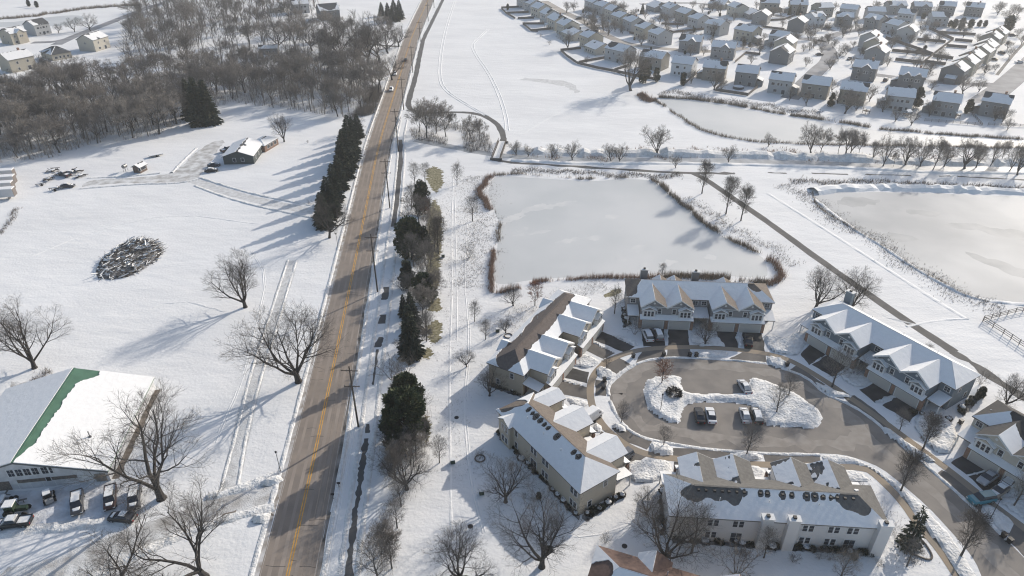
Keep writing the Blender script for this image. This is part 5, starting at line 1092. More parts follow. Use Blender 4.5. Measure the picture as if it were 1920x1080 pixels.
tag(brushmass('undergrowth', [PP([(760, 400), (800, 350), (830, 420), (825, 560), (800, 660), (770, 680), (748, 600), (760, 500)])], 700, .5, 2.2, M_twigb, 31, .025), 'brown brush under the middle of the windbreak', 'undergrowth')
tag(brushmass('undergrowth', [PP([(735, 720), (770, 700), (805, 780), (800, 850), (780, 920), (745, 980), (735, 1090), (690, 1090), (715, 950), (725, 850)])], 750, .5, 2.4, M_twigb, 32, .018), 'brown brush along the near end of the windbreak', 'undergrowth')
for k in range(34):
    x = rf_.uniform(1080, 1890); y = rf_.uniform(18, 80 + (x - 1090) * .14); clear(P(x, y)) and tree(P(x, y), rf_.uniform(1.5, 3.5), 'cone', 'small dark evergreen shrub in a snowy subdivision yard', 'yard evergreen shrubs', 'evergreen_shrub', 'shrub', wide=1.5)
# ================================================================ REEDS, WEEDS, SHRUBS
def reeds(name, label, line, w, n, h, m, seed, tw=.035, lean=.35, clump=0.0):
    rr = random.Random(seed); g = G(); pts = smooth_poly(PP(line), 2, False)
    cum = [0]
    for a, b in zip(pts, pts[1:]): cum.append(cum[-1] + (b - a).length)
    if name == 'reed_bed': n = int(n * .6); w *= .7; h *= 1.1
    else: n = int(n * 1.5)
    for _ in range(n):
        t = rr.uniform(0, cum[-1]); i = max(k for k in range(len(cum)) if cum[k] <= t); i = min(i, len(pts) - 2)
        p = pts[i].lerp(pts[i + 1], (t - cum[i]) / max(1e-6, cum[i + 1] - cum[i])); d = (pts[i + 1] - pts[i]).normalized(); nn = Vector((-d.y, d.x, 0))
        if name == 'reed_bed' and not clump: clump = .22
        if clump and N(p.x, p.y, .11, seed) + .5 * N(p.x, p.y, .35, seed + 2) + rr.gauss(0, .12) < clump * 1.4 - .6: continue
        p = p + nn * (rr.gauss(0, w * .25) + w * .7 * N(p.x, p.y, .16, seed + 5)) + d * rr.uniform(-.3, .3); hh = h * rr.uniform(.35, 1.25) * (1 + .4 * N(p.x, p.y, .2, seed))
        for _ in range(3):
            a = rr.uniform(0, 6.28); u = Vector((math.cos(a), math.sin(a), 0)); q = p + u * rr.uniform(0, .25); e = q + Vector((math.cos(a) * lean * rr.random(), math.sin(a) * lean * rr.random(), 1)) * hh; s = Vector((-u.y, u.x, 0)) * tw; b = len(g.v)
            g.v += [tuple(q - s), tuple(q + s), tuple(e)]; g.f.append((b, b + 1, b + 2)); g.m.append(0)
    return tag(g.obj(name, m), label, 'reeds' if 'reed' in name else 'weeds', None, 'stuff')
reeds('reed_bed', 'rusty brown reeds along the west shore of the square pond', [(922, 330), (905, 345), (900, 362), (908, 378), (920, 395)], 3.4, 1500, 1.6, M_reedrust, 1)
reeds('reed_bed', 'dark reed clumps along the west shore of the square pond', [(926, 390), (934, 412), (936, 440), (930, 460)], 2.0, 450, 1.3, M_reed, 2, clump=.35)
reeds('reed_bed', 'rusty reeds at the south-west corner of the square pond', [(924, 470), (920, 500), (922, 530), (918, 548), (935, 552), (955, 545), (975, 540)], 2.2, 1300, 1.5, M_reedrust, 3)
reeds('reed_bed', 'rusty reeds along the south shore of the square pond', [(1000, 532), (1030, 526), (1080, 523), (1130, 521), (1180, 521), (1240, 520)], 2.0, 1900, 1.2, M_reedrust, 4, clump=.3)
reeds('reed_bed', 'brown reeds between the grey townhouse block and the square pond', [(1240, 522), (1300, 521), (1370, 522), (1420, 528), (1438, 532)], 3.2, 2600, 1.5, M_reed, 5, .04, clump=.25)
reeds('reed_bed', 'rusty reeds at the east tip of the square pond', [(1446, 486), (1462, 505), (1466, 518), (1455, 530), (1440, 536)], 3.2, 900, 1.7, M_reedrust, 6)
reeds('reed_bed', 'dark reeds along the north-east shore of the square pond', [(1222, 336), (1245, 350), (1265, 372), (1280, 384), (1300, 402), (1330, 424), (1365, 448), (1400, 464), (1430, 478)], 2.6, 3200, 1.5, M_reed, 7, clump=.35)
reeds('reed_bed', 'dark reeds along the north shore of the square pond', [(925, 327), (975, 326), (1040, 332), (1100, 337), (1170, 331), (1222, 335)], 2.4, 2200, 1.3, M_reed, 8, clump=.4)
reeds('reed_bed', 'thick brown reeds along the house side of the narrow pond', [(1236, 183), (1300, 186), (1370, 196), (1440, 209), (1500, 219), (1590, 232), (1640, 241)], 2.8, 5200, 1.5, M_reed, 9, .05, clump=.22)
reeds('reed_bed', 'brown reeds along the far right house side of the narrow pond', [(1650, 243), (1720, 248), (1800, 255), (1920, 262), (2050, 268)], 2.4, 3000, 1.2, M_reed, 10, .05, clump=.22)
reeds('reed_bed', 'brown reeds along the field side of the narrow pond', [(1226, 186), (1245, 200), (1280, 223), (1310, 242), (1350, 256), (1400, 264), (1440, 268), (1520, 271), (1700, 274), (1920, 278)], 2.2, 3800, 1.2, M_reed, 11, .05, clump=.25)
reeds('reed_bed', 'thin brown reeds along the trail side of the bright pond', [(1524, 362), (1528, 382), (1545, 398), (1590, 423), (1650, 458), (1700, 493), (1785, 543), (1850, 566)], .9, 1300, .9, M_reed, 12, .03)
reeds('weed_patch', 'rusty weeds at the corner where field and narrow pond meet', [(1195, 178), (1215, 184), (1230, 190)], 5, 700, 1.6, M_reedrust, 13, .05)
reeds('weed_patch', 'dry weeds scattered over the snowy bank west of the square pond', [(895, 330), (890, 400), (895, 470), (898, 540)], 12, 2600, .35, M_weed, 14, .025, .8)
reeds('weed_patch', 'dry weeds scattered over the snow between square pond and creek', [(960, 318), (1060, 322), (1160, 327), (1280, 330)], 5, 1100, .6, M_weed, 15, .04, .7)
reeds('weed_patch', 'rusty weeds scattered along the creek banks', [(960, 288), (1060, 291), (1160, 292), (1280, 285), (1400, 284), (1600, 295), (1900, 305)], 9, 2600, .9, M_reedrust, 16, .05, .6, clump=.4)
reeds('weed_patch', 'dry weeds on the snowy bank between trail and bright pond', [(1470, 345), (1560, 405), (1660, 472), (1780, 550), (1880, 585)], 9, 1700, .5, M_weed, 17, .03, .7)
reeds('weed_patch', 'grey weeds on the snowy dike above the bright pond', [(1480, 340), (1600, 340), (1720, 345), (1850, 350), (2000, 358)], 5, 1600, .8, M_weed, 18, .035, .6)
reeds('weed_patch', 'grey weeds on the slope between the narrow pond and house yards', [(1240, 172), (1340, 185), (1440, 200), (1540, 215)], 9, 1500, .5, M_weed, 19, .05, .7)
reeds('weed_patch', 'dry weeds along the snowy verge beside the square pond east bank', [(1290, 370), (1340, 405), (1400, 445), (1450, 470), (1490, 500)], 7, 700, .5, M_weed, 20, .03, .7)
reeds('weed_patch', 'dry brush along the far bank of the small far pond', [(0, 36), (60, 32), (120, 22), (180, 14), (260, 10)], 5, 900, 2.0, M_reed, 21, .09)
reeds('weed_patch', 'dry stalks along the fence line at the left field edge', [(0, 440), (20, 415), (35, 390)], 2, 160, .8, M_weed, 22, .03)
reeds('weed_patch', 'dry grass tips on the snow around the windbreak lawn', [(840, 330), (850, 500), (850, 700), (860, 900)], 9, 1200, .25, M_weed, 24, .02, .8)
reeds('weed_patch', 'dry grass tips on the snowy townhouse lawns', [(1600, 900), (1660, 980), (1720, 1060)], 6, 900, .25, M_weed, 25, .02, .8)
reeds('weed_patch', 'dry grass tips on the snow below the tan block', [(900, 620), (960, 600), (1060, 550), (1140, 540)], 8, 1200, .3, M_weed, 26, .02, .8)
reeds('weed_patch', 'dry weeds and scrub between barn and large tree', [(10, 800), (20, 760), (40, 735), (70, 712), (100, 700)], 4, 500, .7, M_weed, 23, .025, .7)
for x, y, h, lb in [(985, 935, 1.6, 'bare shrub beside the beige block rear windows'), (1000, 940, 1.4, 'second bare shrub beside the beige block rear windows'), (1135, 1018, 2.6, 'rounded bare shrub above the red-brown roof'), (1487, 1054, 2.2, 'spreading bare shrub below the middle rear windows of the white block'), (1535, 1048, 2.4, 'brownish shrub against the white block rear wall'), (1554, 1050, 2.6, 'upright brown shrub beside the pinkish shrub'), (1394, 1043, 1.8, 'small twin shrub near the white block patio'), (1382, 1040, 1.7, 'other small twin shrub near the white block patio'),
      (1646, 1062, 2.0, 'thin shrub at the right end of the white block lawn'), (780, 785, 1.6, 'bare shrub under the broad green pine'), (1030, 84, 3.2, 'dark round shrub at the snow field edge'), (1014, 70, 2.6, 'smaller round shrub at the snow field edge'), (1740, 655, 2.0, 'bare shrub behind the blue-grey block'), (1655, 642, 1.6, 'snowy shrub behind the blue-grey block ridge'), (577, 268, 1.4, 'small shrub on the lawn beyond the ranch house'), (507, 268, 2.4, 'bare shrub at the ranch garage corner')]:
    tree(P(x, y), h, 'shrub', lb, None, 'shrub', 'shrub')
tree(P(1582, 1042), 2.6, 'shrub1', 'pinkish bare shrub against the white block rear wall', None, 'shrub', 'shrub')
o_ = tree(P(1600, 1050), 2.0, 'cone', 'dark rounded evergreen shrub beside the pinkish shrub', None, 'shrub', 'shrub'); tree(P(1837, 745), 2.6, 'cone', 'dark evergreen shrub at the blue-grey block end wall', None, 'shrub', 'shrub', wide=1.4); tree(P(1010, 935), 1.5, 'cone', 'dark evergreen shrub under the beige block rear windows', None, 'shrub', 'shrub', wide=1.3)
# foundation shrubs along the townhouses: low dark mounds, a thing each
def lowshrub(p, rad, h, label, seed, snowy=False):
    rr = random.Random(seed); C = G()
    def fn():
        a = rr.uniform(0, 6.28); t = math.sqrt(rr.random()); z = rr.uniform(.05, 1) * (1 - .6 * t * t); d = Vector((math.cos(a) * t, math.sin(a) * t, .6)).normalized(); return Vector((math.cos(a) * t * rad, math.sin(a) * t * rad, z * h)), d
    leafcloud(C, 260, fn, .22, rr)
    o = C.obj('low_shrub', M_needle if not snowy else M_brush, None, loc=(p.x, p.y, 0)); tag(o, label, 'shrub', 'low shrubs around the townhouses')
    if snowy:
        g = G(); n = 8; g.add([(0, 0, h * 1.05)] + [(rad * .75 * math.cos(k * .785), rad * .75 * math.sin(k * .785), h * .8) for k in range(8)] + [(rad * .85 * math.cos(k * .785), rad * .85 * math.sin(k * .785), h * .55) for k in range(8)], [(0, 1 + k, 1 + (k + 1) % 8) for k in range(8)] + [(1 + k, 9 + k, 9 + (k + 1) % 8, 1 + (k + 1) % 8) for k in range(8)]); g.obj('snow_cap', M_roofsnow, o)
rr = random.Random(8)
def along(a, b, n, label, sn=.4):
    pa, pb = P(*a), P(*b)
    for k in range(n):
        p = pa.lerp(pb, (k + rr.uniform(.2, .8)) / n) + Vector((rr.uniform(-.3, .3), rr.uniform(-.3, .3), 0)); lowshrub(p, rr.uniform(.4, .85), rr.uniform(.45, .95), label, rr.randint(0, 9999), rr.random() < sn)
along((932, 808), (1085, 968), 16, 'low dark shrub under the rear windows of the beige townhouse block'); along((1098, 970), (1168, 926), 10, 'low snowy shrub along the end wall of the beige townhouse block', .7)
along((1262, 1010), (1640, 1038), 22, 'low dark shrub along the rear wall of the white townhouse block'); along((920, 722), (985, 742), 6, 'low dark shrub along the end wall of the tan townhouse block')
along((1168, 580), (1176, 612), 4, 'low dark shrub at the left end of the grey townhouse block'); along((1245, 920), (1238, 1000), 5, 'low dark shrub at the left end of the white townhouse block'); along((1796, 776), (1836, 742), 5, 'low brown shrub along the end wall of the blue-grey townhouse block', .2)
along((1700, 772), (1790, 790), 4, 'low snowy shrub by the blue-grey block right porch', .8)
# brush pile
def brushpile():
    a = PP([(178, 512), (185, 492), (210, 468), (240, 452), (272, 449), (298, 456), (304, 475), (294, 490), (270, 503), (240, 520), (205, 526), (182, 522)])
    c = sum(a, Vector()) / len(a); root = thing('brush_pile', 'oval heap of snowy branches and logs in the open field', 'brush pile', tuple(c)); rr = random.Random(4)
    g = G(); s = G(); poly = [p - c for p in a]; x0 = min(p.x for p in poly); x1 = max(p.x for p in poly); y0 = min(p.y for p in poly); y1 = max(p.y for p in poly)
    k = 0
    while k < 1500:
        x = rr.uniform(x0, x1); y = rr.uniform(y0, y1)
        if not inside(poly, x, y): continue
        k += 1; e = min(1, edist(poly, x, y) / 2.5); z = rr.uniform(0, 1.7) * e; an = rr.gauss(.5, 1.0); l = rr.uniform(.4, 2.2); t = rr.uniform(.02, .09); d = Vector((math.cos(an), math.sin(an), rr.uniform(-.35, .45))); p = Vector((x, y, z + .1)); q = p + d * l; q.z = max(.05, q.z)
        g.tube([p, q], [t, t * .5], 4)
        if rr.random() < .16 or N(x, y, .5, 3) > .38: s.tube([p + Vector((0, 0, t)), q + Vector((0, 0, t))], [t * 1.3 + .09, t + .05], 4)
    g.obj('branches', M_brush, root)['kind'] = 'stuff'; s.obj('snow', M_roofsnow, root)['kind'] = 'stuff'
    b = G()
    for i, p in enumerate(poly): pass
    n = len(poly); b.add([(0, 0, 1.1)] + [(p.x * .55, p.y * .55, .85) for p in poly] + [(p.x * .98, p.y * .98, .02) for p in poly], [(0, 1 + i, 1 + (i + 1) % n) for i in range(n)] + [(1 + i, 1 + n + i, 1 + n + (i + 1) % n, 1 + (i + 1) % n) for i in range(n)]); b.obj('heap', mat('heap_soil', (.07, .06, .052), .9, col2=(.35, .34, .33), vscale=.7, detail=8), root)
brushpile()

# ================================================================ POLES, LAMPS, FENCES, BRIDGE
def utility_pole(p, h, label, two=True, trafo=False, ang=0):
    o = thing('utility_pole', label, 'utility pole', (p.x, p.y, 0), ang, 'poles along the highway')
    g = G(); g.tube([(0, 0, -.3), (0, 0, h * .5), (0, 0, h)], [.21, .17, .12], 8, cap=True); g.obj('pole', M_pole, o)
    for z, l in (((h - .9), 1.6), ((h - 4.6), 1.5)) if two else (((h - .8), 1.4),):
        g = G(); g.box(-l, l, -.19, -.07, z - .07, z + .07); ca = g.obj('crossarm', M_pole, o)
        for x in (-l + .12, -.45, .45, l - .12):
            g = G(); g.tube([(x, -.13, z + .06), (x, -.13, z + .32)], [.05, .07], 6, cap=True); g.obj('insulator', M_metal, ca)
        g = G(); g.tube([(-l * .5, -.13, z), (0, -.1, z - .8)], .025, 4); g.tube([(l * .5, -.13, z), (0, -.1, z - .8)], .025, 4); g.obj('brace', M_metal, ca)
    if trafo:
        g = G(); g.tube([(.42, .1, h - 4.3), (.42, .1, h - 3.2)], .27, 10, cap=True); g.obj('transformer', M_metal, o)
    return o
POL = [((672, 800), 687), ((708, 547), 438), ((731, 390), 286), ((747, 284), 197), ((757, 206), 145), ((774, 136), 86), ((788, 78), 39), ((803, 40), -3), ((814, 15), -25)]
pl = ['wooden utility pole beside the broad green pine', 'wooden utility pole beside the small dark windbreak spruce', 'wooden utility pole opposite the far end of the spruce row', 'wooden utility pole with transformer by the curving footpath', 'wooden utility pole where the footpath bends away from the highway']
PT = []
for k, (b, t) in enumerate(POL):
    p = P(*b); h = min(16.5, hgt(b, t)); utility_pole(p, h, pl[k] if k < 5 else 'distant wooden utility pole beside the snow field', True, k == 3, -.05 + .03 * k); PT.append((p, h))
p0, h0 = PT[0]; dd = (PT[0][0] - PT[1][0]); PT = [(p0 + dd, h0)] + PT
utility_pole(PT[0][0], h0, 'wooden utility pole past the near end of the windbreak', True)
for x, z in ((-1.45, -.6), (-.45, -.6), (1.45, -.6), (0, -4.4), (.9, -4.4)):
    g = G()
    for (a, ha), (b, hb) in zip(PT, PT[1:]):
        pts = []
        for i in range(9):
            t = i / 8; q = a.lerp(b, t); pts.append((q.x + x, q.y - .13, (ha + z) * (1 - t) + (hb + z) * t - 4 * t * (1 - t) * .9))
        g.tube(pts, .014, 3)
    tag(g.obj('power_line', M_dark), 'thin overhead wire strung along the highway poles', 'wire', 'overhead wires')
def lamp_post(p, h, label, g_=None):
    o = thing('lamp_post', label, 'lamp post', (p.x, p.y, 0), 0, g_)
    g = G(); g.tube([(0, 0, 0), (0, 0, .5), (0, 0, h)], [.09, .06, .045], 7); g.obj('post', M_dark, o)
    g = G(); g.tube([(0, 0, h), (0, 0, h + .12), (0, 0, h + .42), (0, 0, h + .5)], [.06, .14, .2, .06], 8, cap=True); g.obj('lantern', M_dark, o)
lamp_post(P(526, 884), hgt((526, 884), 850), 'thin dark lamp post beside the highway at the farm drive'); lamp_post(P(634, 466), hgt((634, 466), 440), 'thin dark post beside the highway below the bare tree'); lamp_post(P(1857, 972), hgt((1857, 972), 938), 'black lamp post on the snowy verge near the teal car'); lamp_post(P(1238, 772), hgt((1238, 772), 742), 'black lamp post on the snowy loop island')
FEN = 0
def fence(pts, label, h=1.5, solid=True, m=None, bay=2.4, grp=None, name='fence'):
    pts = PP(pts); o = thing(name, label, 'fence', tuple(pts[0]), 0, grp); m = m or M_wood
    for a, b in zip(pts, pts[1:]):
        a = a - pts[0]; b = b - pts[0]; L = (b - a).length; n = max(1, round(L / bay)); d = (b - a).normalized(); ang = math.atan2(d.y, d.x)
        g = G(); g.box(-.06, .06, -.06, .06, 0, h + .1); pm = g.mesh('post', m); bl = L / n
        g = G()
        if solid:
            g.box(.061, bl - .061, -.02, .02, .08, h)
            g2 = G(); g2.box(.061, bl - .061, -.05, .05, h + .002, h + .05)
        else:
            for z in (h * .3, h * .62, h * .94): g.box(.061, bl - .061, -.03, .03, z - .06, z + .06)
        rm = g.mesh('panel', m)
        for i in range(n + 1): inst('post', pm, o, tuple(a + d * (bl * i)), ang)
        for i in range(n): inst('panel' if solid else 'rails', rm, o, tuple(a + d * (bl * i)), ang)
    return o
gy = 'fences between the subdivision yards'
for f in ([(1051, 96), (1063, 107), (1082, 120), (1118, 129), (1155, 136), (1190, 144), (1225, 150)],): fence(f, 'long wooden fence separating the corner yards from the snow field', 1.5, True, M_wood, 3, gy)
for f in ([(940, 17), (949, 26), (966, 36)], [(980, 46), (996, 59), (1008, 60)], [(949, 26), (994, 24)], [(980, 46), (1020, 46)], [(996, 59), (1039, 55)], [(940, 16), (981, 14)], [(971, 36), (1001, 35)], [(1051, 96), (1089, 92)], [(1085, 119), (1140, 109)], [(1152, 133), (1176, 126)]): fence(f, 'wooden yard fence of a house backing onto the snow field', 1.5, True, M_wood, 3.2, gy)
for f in ([(1281, 161), (1312, 134)], [(1341, 170), (1357, 156)], [(1341, 171), (1402, 180)], [(1402, 180), (1420, 165)], [(1378, 118), (1398, 101), (1425, 104)]): fence(f, 'grey wooden fence around a yard of the narrow-pond house row', 1.5, True, M_wood, 3.2, gy)
for f in ([(1672, 97), (1748, 104)], [(1660, 73), (1724, 95), (1748, 104)], [(1719, 76), (1772, 81)], [(1741, 55), (1787, 76)], [(1787, 75), (1748, 105), (1728, 121)], [(1760, 63), (1828, 67)], [(1790, 77), (1822, 80)], [(1774, 88), (1812, 91)], [(1749, 107), (1786, 112)], [(1733, 118), (1772, 123)], [(1678, 114), (1728, 120)]): fence(f, 'solid wooden fence dividing the snowy yards above the twin-gable house', 1.8, True, M_wood, 3.2, gy)
for f in ([(1733, 227), (1841, 236)], [(1852, 235), (1985, 241)], [(1841, 236), (1822, 215)]): fence(f, 'open rail fence at the back of the chimney-house yards by the narrow pond', 1.2, False, M_wood, 2.6, gy)
for f in ([(1240, 46), (1282, 48)], [(1240, 57), (1262, 62), (1320, 56)], [(1180, 63), (1218, 72)], [(1490, 30), (1470, 38), (1440, 40)], [(1430, 52), (1470, 57)]): fence(f, 'wooden yard fence in the slanting middle rows of houses', 1.5, True, M_wood, 3.2, gy)
fence([(1842, 603), (1880, 627), (1925, 657), (2000, 705)], 'dark wooden rail fence corner on the snow beside the bright pond', 1.5, False, M_wood, 2.4); fence([(1843, 602), (1873, 595), (1903, 587), (1960, 577)], 'dark wooden rail fence leg running toward the bright pond', 1.5, False, M_wood, 2.4)
def guardrail(pts, label):
    pts = PP(pts); o = thing('guardrail', label, 'guardrail', tuple(pts[0]))
    for a, b in zip(pts, pts[1:]):
        a, b = a - pts[0], b - pts[0]; L = (b - a).length; n = int(L / 3); d = (b - a).normalized(); ang = math.atan2(d.y, d.x)
        for i in range(n + 1): g = G(); g.box(-.08, .08, -.1, .1, 0, .7); g.obj('post', M_wood, o, loc=tuple(a + d * L * i / n), rz=ang)
        g = G(); g.box(0, L, .1, .16, .45, .78); g.obj('rail', M_metal, o, loc=tuple(a), rz=ang)
guardrail([(722, 166), (712, 192), (700, 224), (691, 250)], 'steel guardrail on the wood side of the highway'); guardrail([(751, 222), (742, 243), (734, 264)], 'steel guardrail on the footpath side of the highway')
# footbridge
pa, pb = P(942, 268), P(930, 300); bd = (pb - pa); Lb = bd.length; ab = math.atan2(bd.y, bd.x)
o = thing('footbridge', 'snow-covered footbridge with dark railings over the creek', 'bridge', (pa.x, pa.y, 0), ab)
g = G(); g.box(0, Lb, -1.5, 1.5, .35, .7); dk = g.obj('deck', M_wood, o)
g = G(); g.box(.2, Lb - .2, -1.2, 1.2, .702, .82); g.obj('snow', M_snow, dk)
for s in (-1, 1):
    g = G()
    for z in (1.1, 1.5, 1.9): g.box(0, Lb, s * 1.5 - .05, s * 1.5 + .05, z - .05, z + .05)
    g.obj('railing', M_wood, o)
    for i in range(9): g = G(); g.box(Lb * i / 8 - .07, Lb * i / 8 + .07, s * 1.62 - .07, s * 1.62 + .07, .0, 2.0); g.obj('railing_post', M_wood, o)
for x in (0, Lb): g = G(); g.box(x - .5, x + .5, -2.2, 2.2, 0, .68); g.obj('abutment', M_path, o)

# ================================================================ VEHICLES
CARM = {}
def loft(st, nx=1):
    g = G(); k = None; n = len(st)
    for (x, zb, zt, w, tw) in st:
        for y, z in ((-w * .92, zb), (-w, zb + (zt - zb) * .25), (-w, zb + (zt - zb) * .7), (-tw, zt), (tw, zt), (w, zb + (zt - zb) * .7), (w, zb + (zt - zb) * .25), (w * .92, zb)): g.v.append((x, y, z))
    for i in range(n - 1):
        for j in range(8): g.f.append((i * 8 + j, (i + 1) * 8 + j, (i + 1) * 8 + (j + 1) % 8, i * 8 + (j + 1) % 8))
    g.f.append(tuple(range(8))); g.f.append(tuple(range((n - 1) * 8 + 7, (n - 1) * 8 - 1, -1))); g.m = [0] * len(g.f)
    return g
SPEC = {   # body stations (x, zb, zt, w, topw), cabin stations, roof (x0, x1, z, w)
 'sedan': ([(-2.3, .4, .78, .78, .7), (-2.15, .28, .95, .88, .78), (-1.3, .25, 1.0, .91, .80), (.9, .25, .98, .91, .80), (1.9, .26, .86, .89, .74), (2.25, .32, .72, .8, .66)], [(-1.75, .95, .98, .78, .74), (-1.0, .95, 1.42, .78, .60), (.2, .95, 1.45, .79, .60), (1.05, .95, .99, .79, .74)], (-.95, .2, 1.46, .58), .33, (-1.4, 1.42)),
 'suv': ([(-2.3, .45, 1.0, .85, .8), (-2.2, .32, 1.1, .93, .84), (1.0, .3, 1.12, .95, .84), (1.9, .32, 1.05, .94, .80), (2.3, .38, .88, .86, .74)], [(-2.2, 1.08, 1.15, .84, .78), (-1.95, 1.08, 1.72, .84, .68), (.35, 1.08, 1.75, .84, .68), (1.15, 1.08, 1.14, .84, .78)], (-1.95, .4, 1.76, .66), .37, (-1.42, 1.45)),
 'pickup': ([(-2.8, .5, 1.05, .92, .88), (-2.7, .42, 1.12, .96, .92), (-.75, .42, 1.12, .96, .92), (1.3, .4, 1.14, .97, .86), (2.4, .42, 1.08, .95, .82), (2.75, .46, .9, .88, .76)], [(-.75, 1.1, 1.62, .86, .72), (-.6, 1.1, 1.78, .86, .70), (.75, 1.1, 1.78, .86, .70), (1.5, 1.1, 1.16, .86, .80)], (-.62, .8, 1.79, .68), .39, (-1.75, 1.75)),
 'van': ([(-2.9, .4, 1.3, .95, .95), (-2.85, .35, 2.35, .98, .88), (1.3, .35, 2.35, .98, .88), (1.95, .35, 1.75, .98, .86), (2.3, .38, 1.15, .95, .8), (2.8, .42, .9, .86, .7)], [(1.15, 1.2, 2.05, .985, .895), (1.5, 1.2, 1.95, .985, .88), (2.15, 1.2, 1.3, .965, .85)], (-2.8, 1.3, 2.36, .86), .36, (-1.7, 1.75))}
def vehicle(kind, paintkey, p, heading, label, cat, snow=0, group=None, z=0.0, name=None):
    st, cb, rf, wr, wx = SPEC[kind]; pk = PAINT[paintkey]
    if kind not in CARM:
        bm = loft(st); cm = loft(cb); rg = G(); rg.box(rf[0], rf[1], -rf[3], rf[3], rf[2] - .04, rf[2] + .03)
        w = G(); w.tube([(0, -.11, 0), (0, .11, 0)], wr, 14, cap=True); rim = G(); rim.tube([(0, -.125, 0), (0, .125, 0)], wr * .6, 10, cap=True)
        hx = st[-1][0]; lx = st[0][0]; zl = (st[-1][1] + st[-1][2]) / 2 + .1; zt = (st[0][1] + st[0][2]) / 2 + .1
        hl_ = G(); hl_.box(hx - .12, hx + .02, -.18, .18, zl - .08, zl + .08); tl = G(); tl.box(lx - .02, lx + .12, -.14, .14, zt - .12, zt + .12)
        CARM[kind] = (bm, cm.mesh('window', M_glass), rg, w.mesh('wheel', M_tyre), rim.mesh('rim', M_rim), hl_.mesh('headlight', M_lamp), tl.mesh('taillight', M_tail))
    bm, cm, rg, wm, rim, hm, tm = CARM[kind]
    o = thing(name or {'sedan': 'car', 'suv': 'sport_utility_vehicle', 'pickup': 'pickup_truck', 'van': 'van'}[kind], label, cat, (p.x, p.y, z), heading, group)
    body = bm.obj('body', pk, o, smooth=False); inst('windows', cm, o)
    if kind != 'van': rg.obj('roof', pk, o)
    hw = st[2][3]
    for x in wx:
        for s in (-1, 1):
            wv = inst('wheel', wm, o, (x, s * (hw - .1), wr)); inst('rim', rim, wv)
    for s in (-1, 1):
        inst('headlight', hm, o, (0, s * (st[-1][3] - .2), 0)); inst('taillight', tm, o, (0, s * (st[0][3] - .18), 0))
    if kind == 'pickup':
        g = G(); g.box(-2.62, -.85, -.78, .78, 1.07, 1.135); g.obj('bed', M_dark if snow == 0 else M_roofsnow, o)
        for s in (-1, 1): g = G(); g.box(-2.75, -.76, s * .86 - .07, s * .86 + .07, 1.12, 1.26); g.obj('bed_rail', pk, o)
        g = G(); g.box(-2.78, -2.66, -.85, .85, 1.122, 1.25); g.obj('tailgate', pk, o)
    if snow:
        g = G(); q = rf; g.prism([(q[0] + .05, -q[3] + .08), (q[1] - .12, -q[3] + .03), (q[1] - .02, 0), (q[1] - .1, q[3] - .05), (q[0] + .02, q[3] - .02), (q[0] + .1, 0)], q[2] + .032, q[2] + .12)
        if kind != 'van':
            hx0 = cb[-1][0] + .18; hx1 = st[-2][0] - .15; zh = st[-2][2]; g.add([(hx0, -.6, st[-3][2] + .03), (hx1, -.5, zh + .03), (hx1 + .1, .42, zh + .03), (hx0, .6, st[-3][2] + .03), (hx0, -.55, st[-3][2] + .1), (hx1 - .1, -.42, zh + .09), (hx1, .36, zh + .09), (hx0, .52, st[-3][2] + .1)], [(4, 5, 6, 7), (0, 1, 5, 4), (1, 2, 6, 5), (2, 3, 7, 6), (3, 0, 4, 7)])
        if snow > 1:
            for a, b in ((cb[-2], cb[-1]), (cb[0], cb[1])): 
                g.add([(a[0], -a[4], a[2] + .02), (b[0], -b[4], b[2] + .02), (b[0], b[4], b[2] + .02), (a[0], a[4], a[2] + .02), (a[0], -a[4], a[2] + .1), (b[0], -b[4], b[2] + .1), (b[0], b[4], b[2] + .1), (a[0], a[4], a[2] + .1)], [(4, 5, 6, 7), (7, 6, 5, 4), (0, 1, 5, 4), (2, 3, 7, 6)])
        g.obj('snow', M_roofsnow, o)
    return o
PAINT = {'white': paint('white', (.72, .72, .72)), 'silver': paint('silver', (.42, .42, .43)), 'grey': paint('grey', (.16, .16, .17)), 'black': paint('black', (.015, .015, .017)), 'teal': paint('teal', (.03, .20, .26)), 'tan': paint('tan', (.26, .22, .18)), 'maroon': paint('maroon', (.045, .025, .022)), 'dkgrey': paint('dkgrey', (.06, .06, .065)), 'green': paint('green', (.03, .05, .03)), 'dblue': paint('dblue', (.03, .04, .06))}
def dirto(a, b): d = P(*b) - P(*a); return math.atan2(d.y, d.x)
rdh = lambda y: dirto((600, 700), (660, 400))
hd_ = dirto((735, 185), (755, 120))
def onroad(x, y): return P(x, y)
vehicle('sedan', 'black', P(761, 114), hd_, 'black car driving away in the right lane of the highway', 'car', group='highway traffic'); vehicle('sedan', 'white', P(741, 140), hd_ + math.pi, 'white car approaching on the highway, farther of two', 'car', group='highway traffic'); vehicle('suv', 'white', P(734, 170), hd_ + math.pi, 'white car approaching on the highway, nearer of two', 'car', group='highway traffic')
up = R(92)
vehicle('suv', 'white', P(1214, 633), up + .05, 'white car with dark sunroof on the grey block driveway', 'car', z=.02); vehicle('suv', 'grey', P(1233, 631), up + .03, 'grey minivan with snow-covered roof on the grey block driveway', 'car', 2, z=.02)
b5v = math.atan2(*(B5.matrix_basis.to_3x3() @ Vector((0, -1, 0))).yx) if False else B5.rotation_euler.z - math.pi / 2
vehicle('van', 'white', P(1108, 786), b5v + .12, 'large white cargo van beside the beige townhouse block', 'van', 1, z=.02); vehicle('suv', 'grey', P(1167, 862), b5v + math.pi + .05, 'dark grey car on the beige block end driveway', 'car', z=.02)
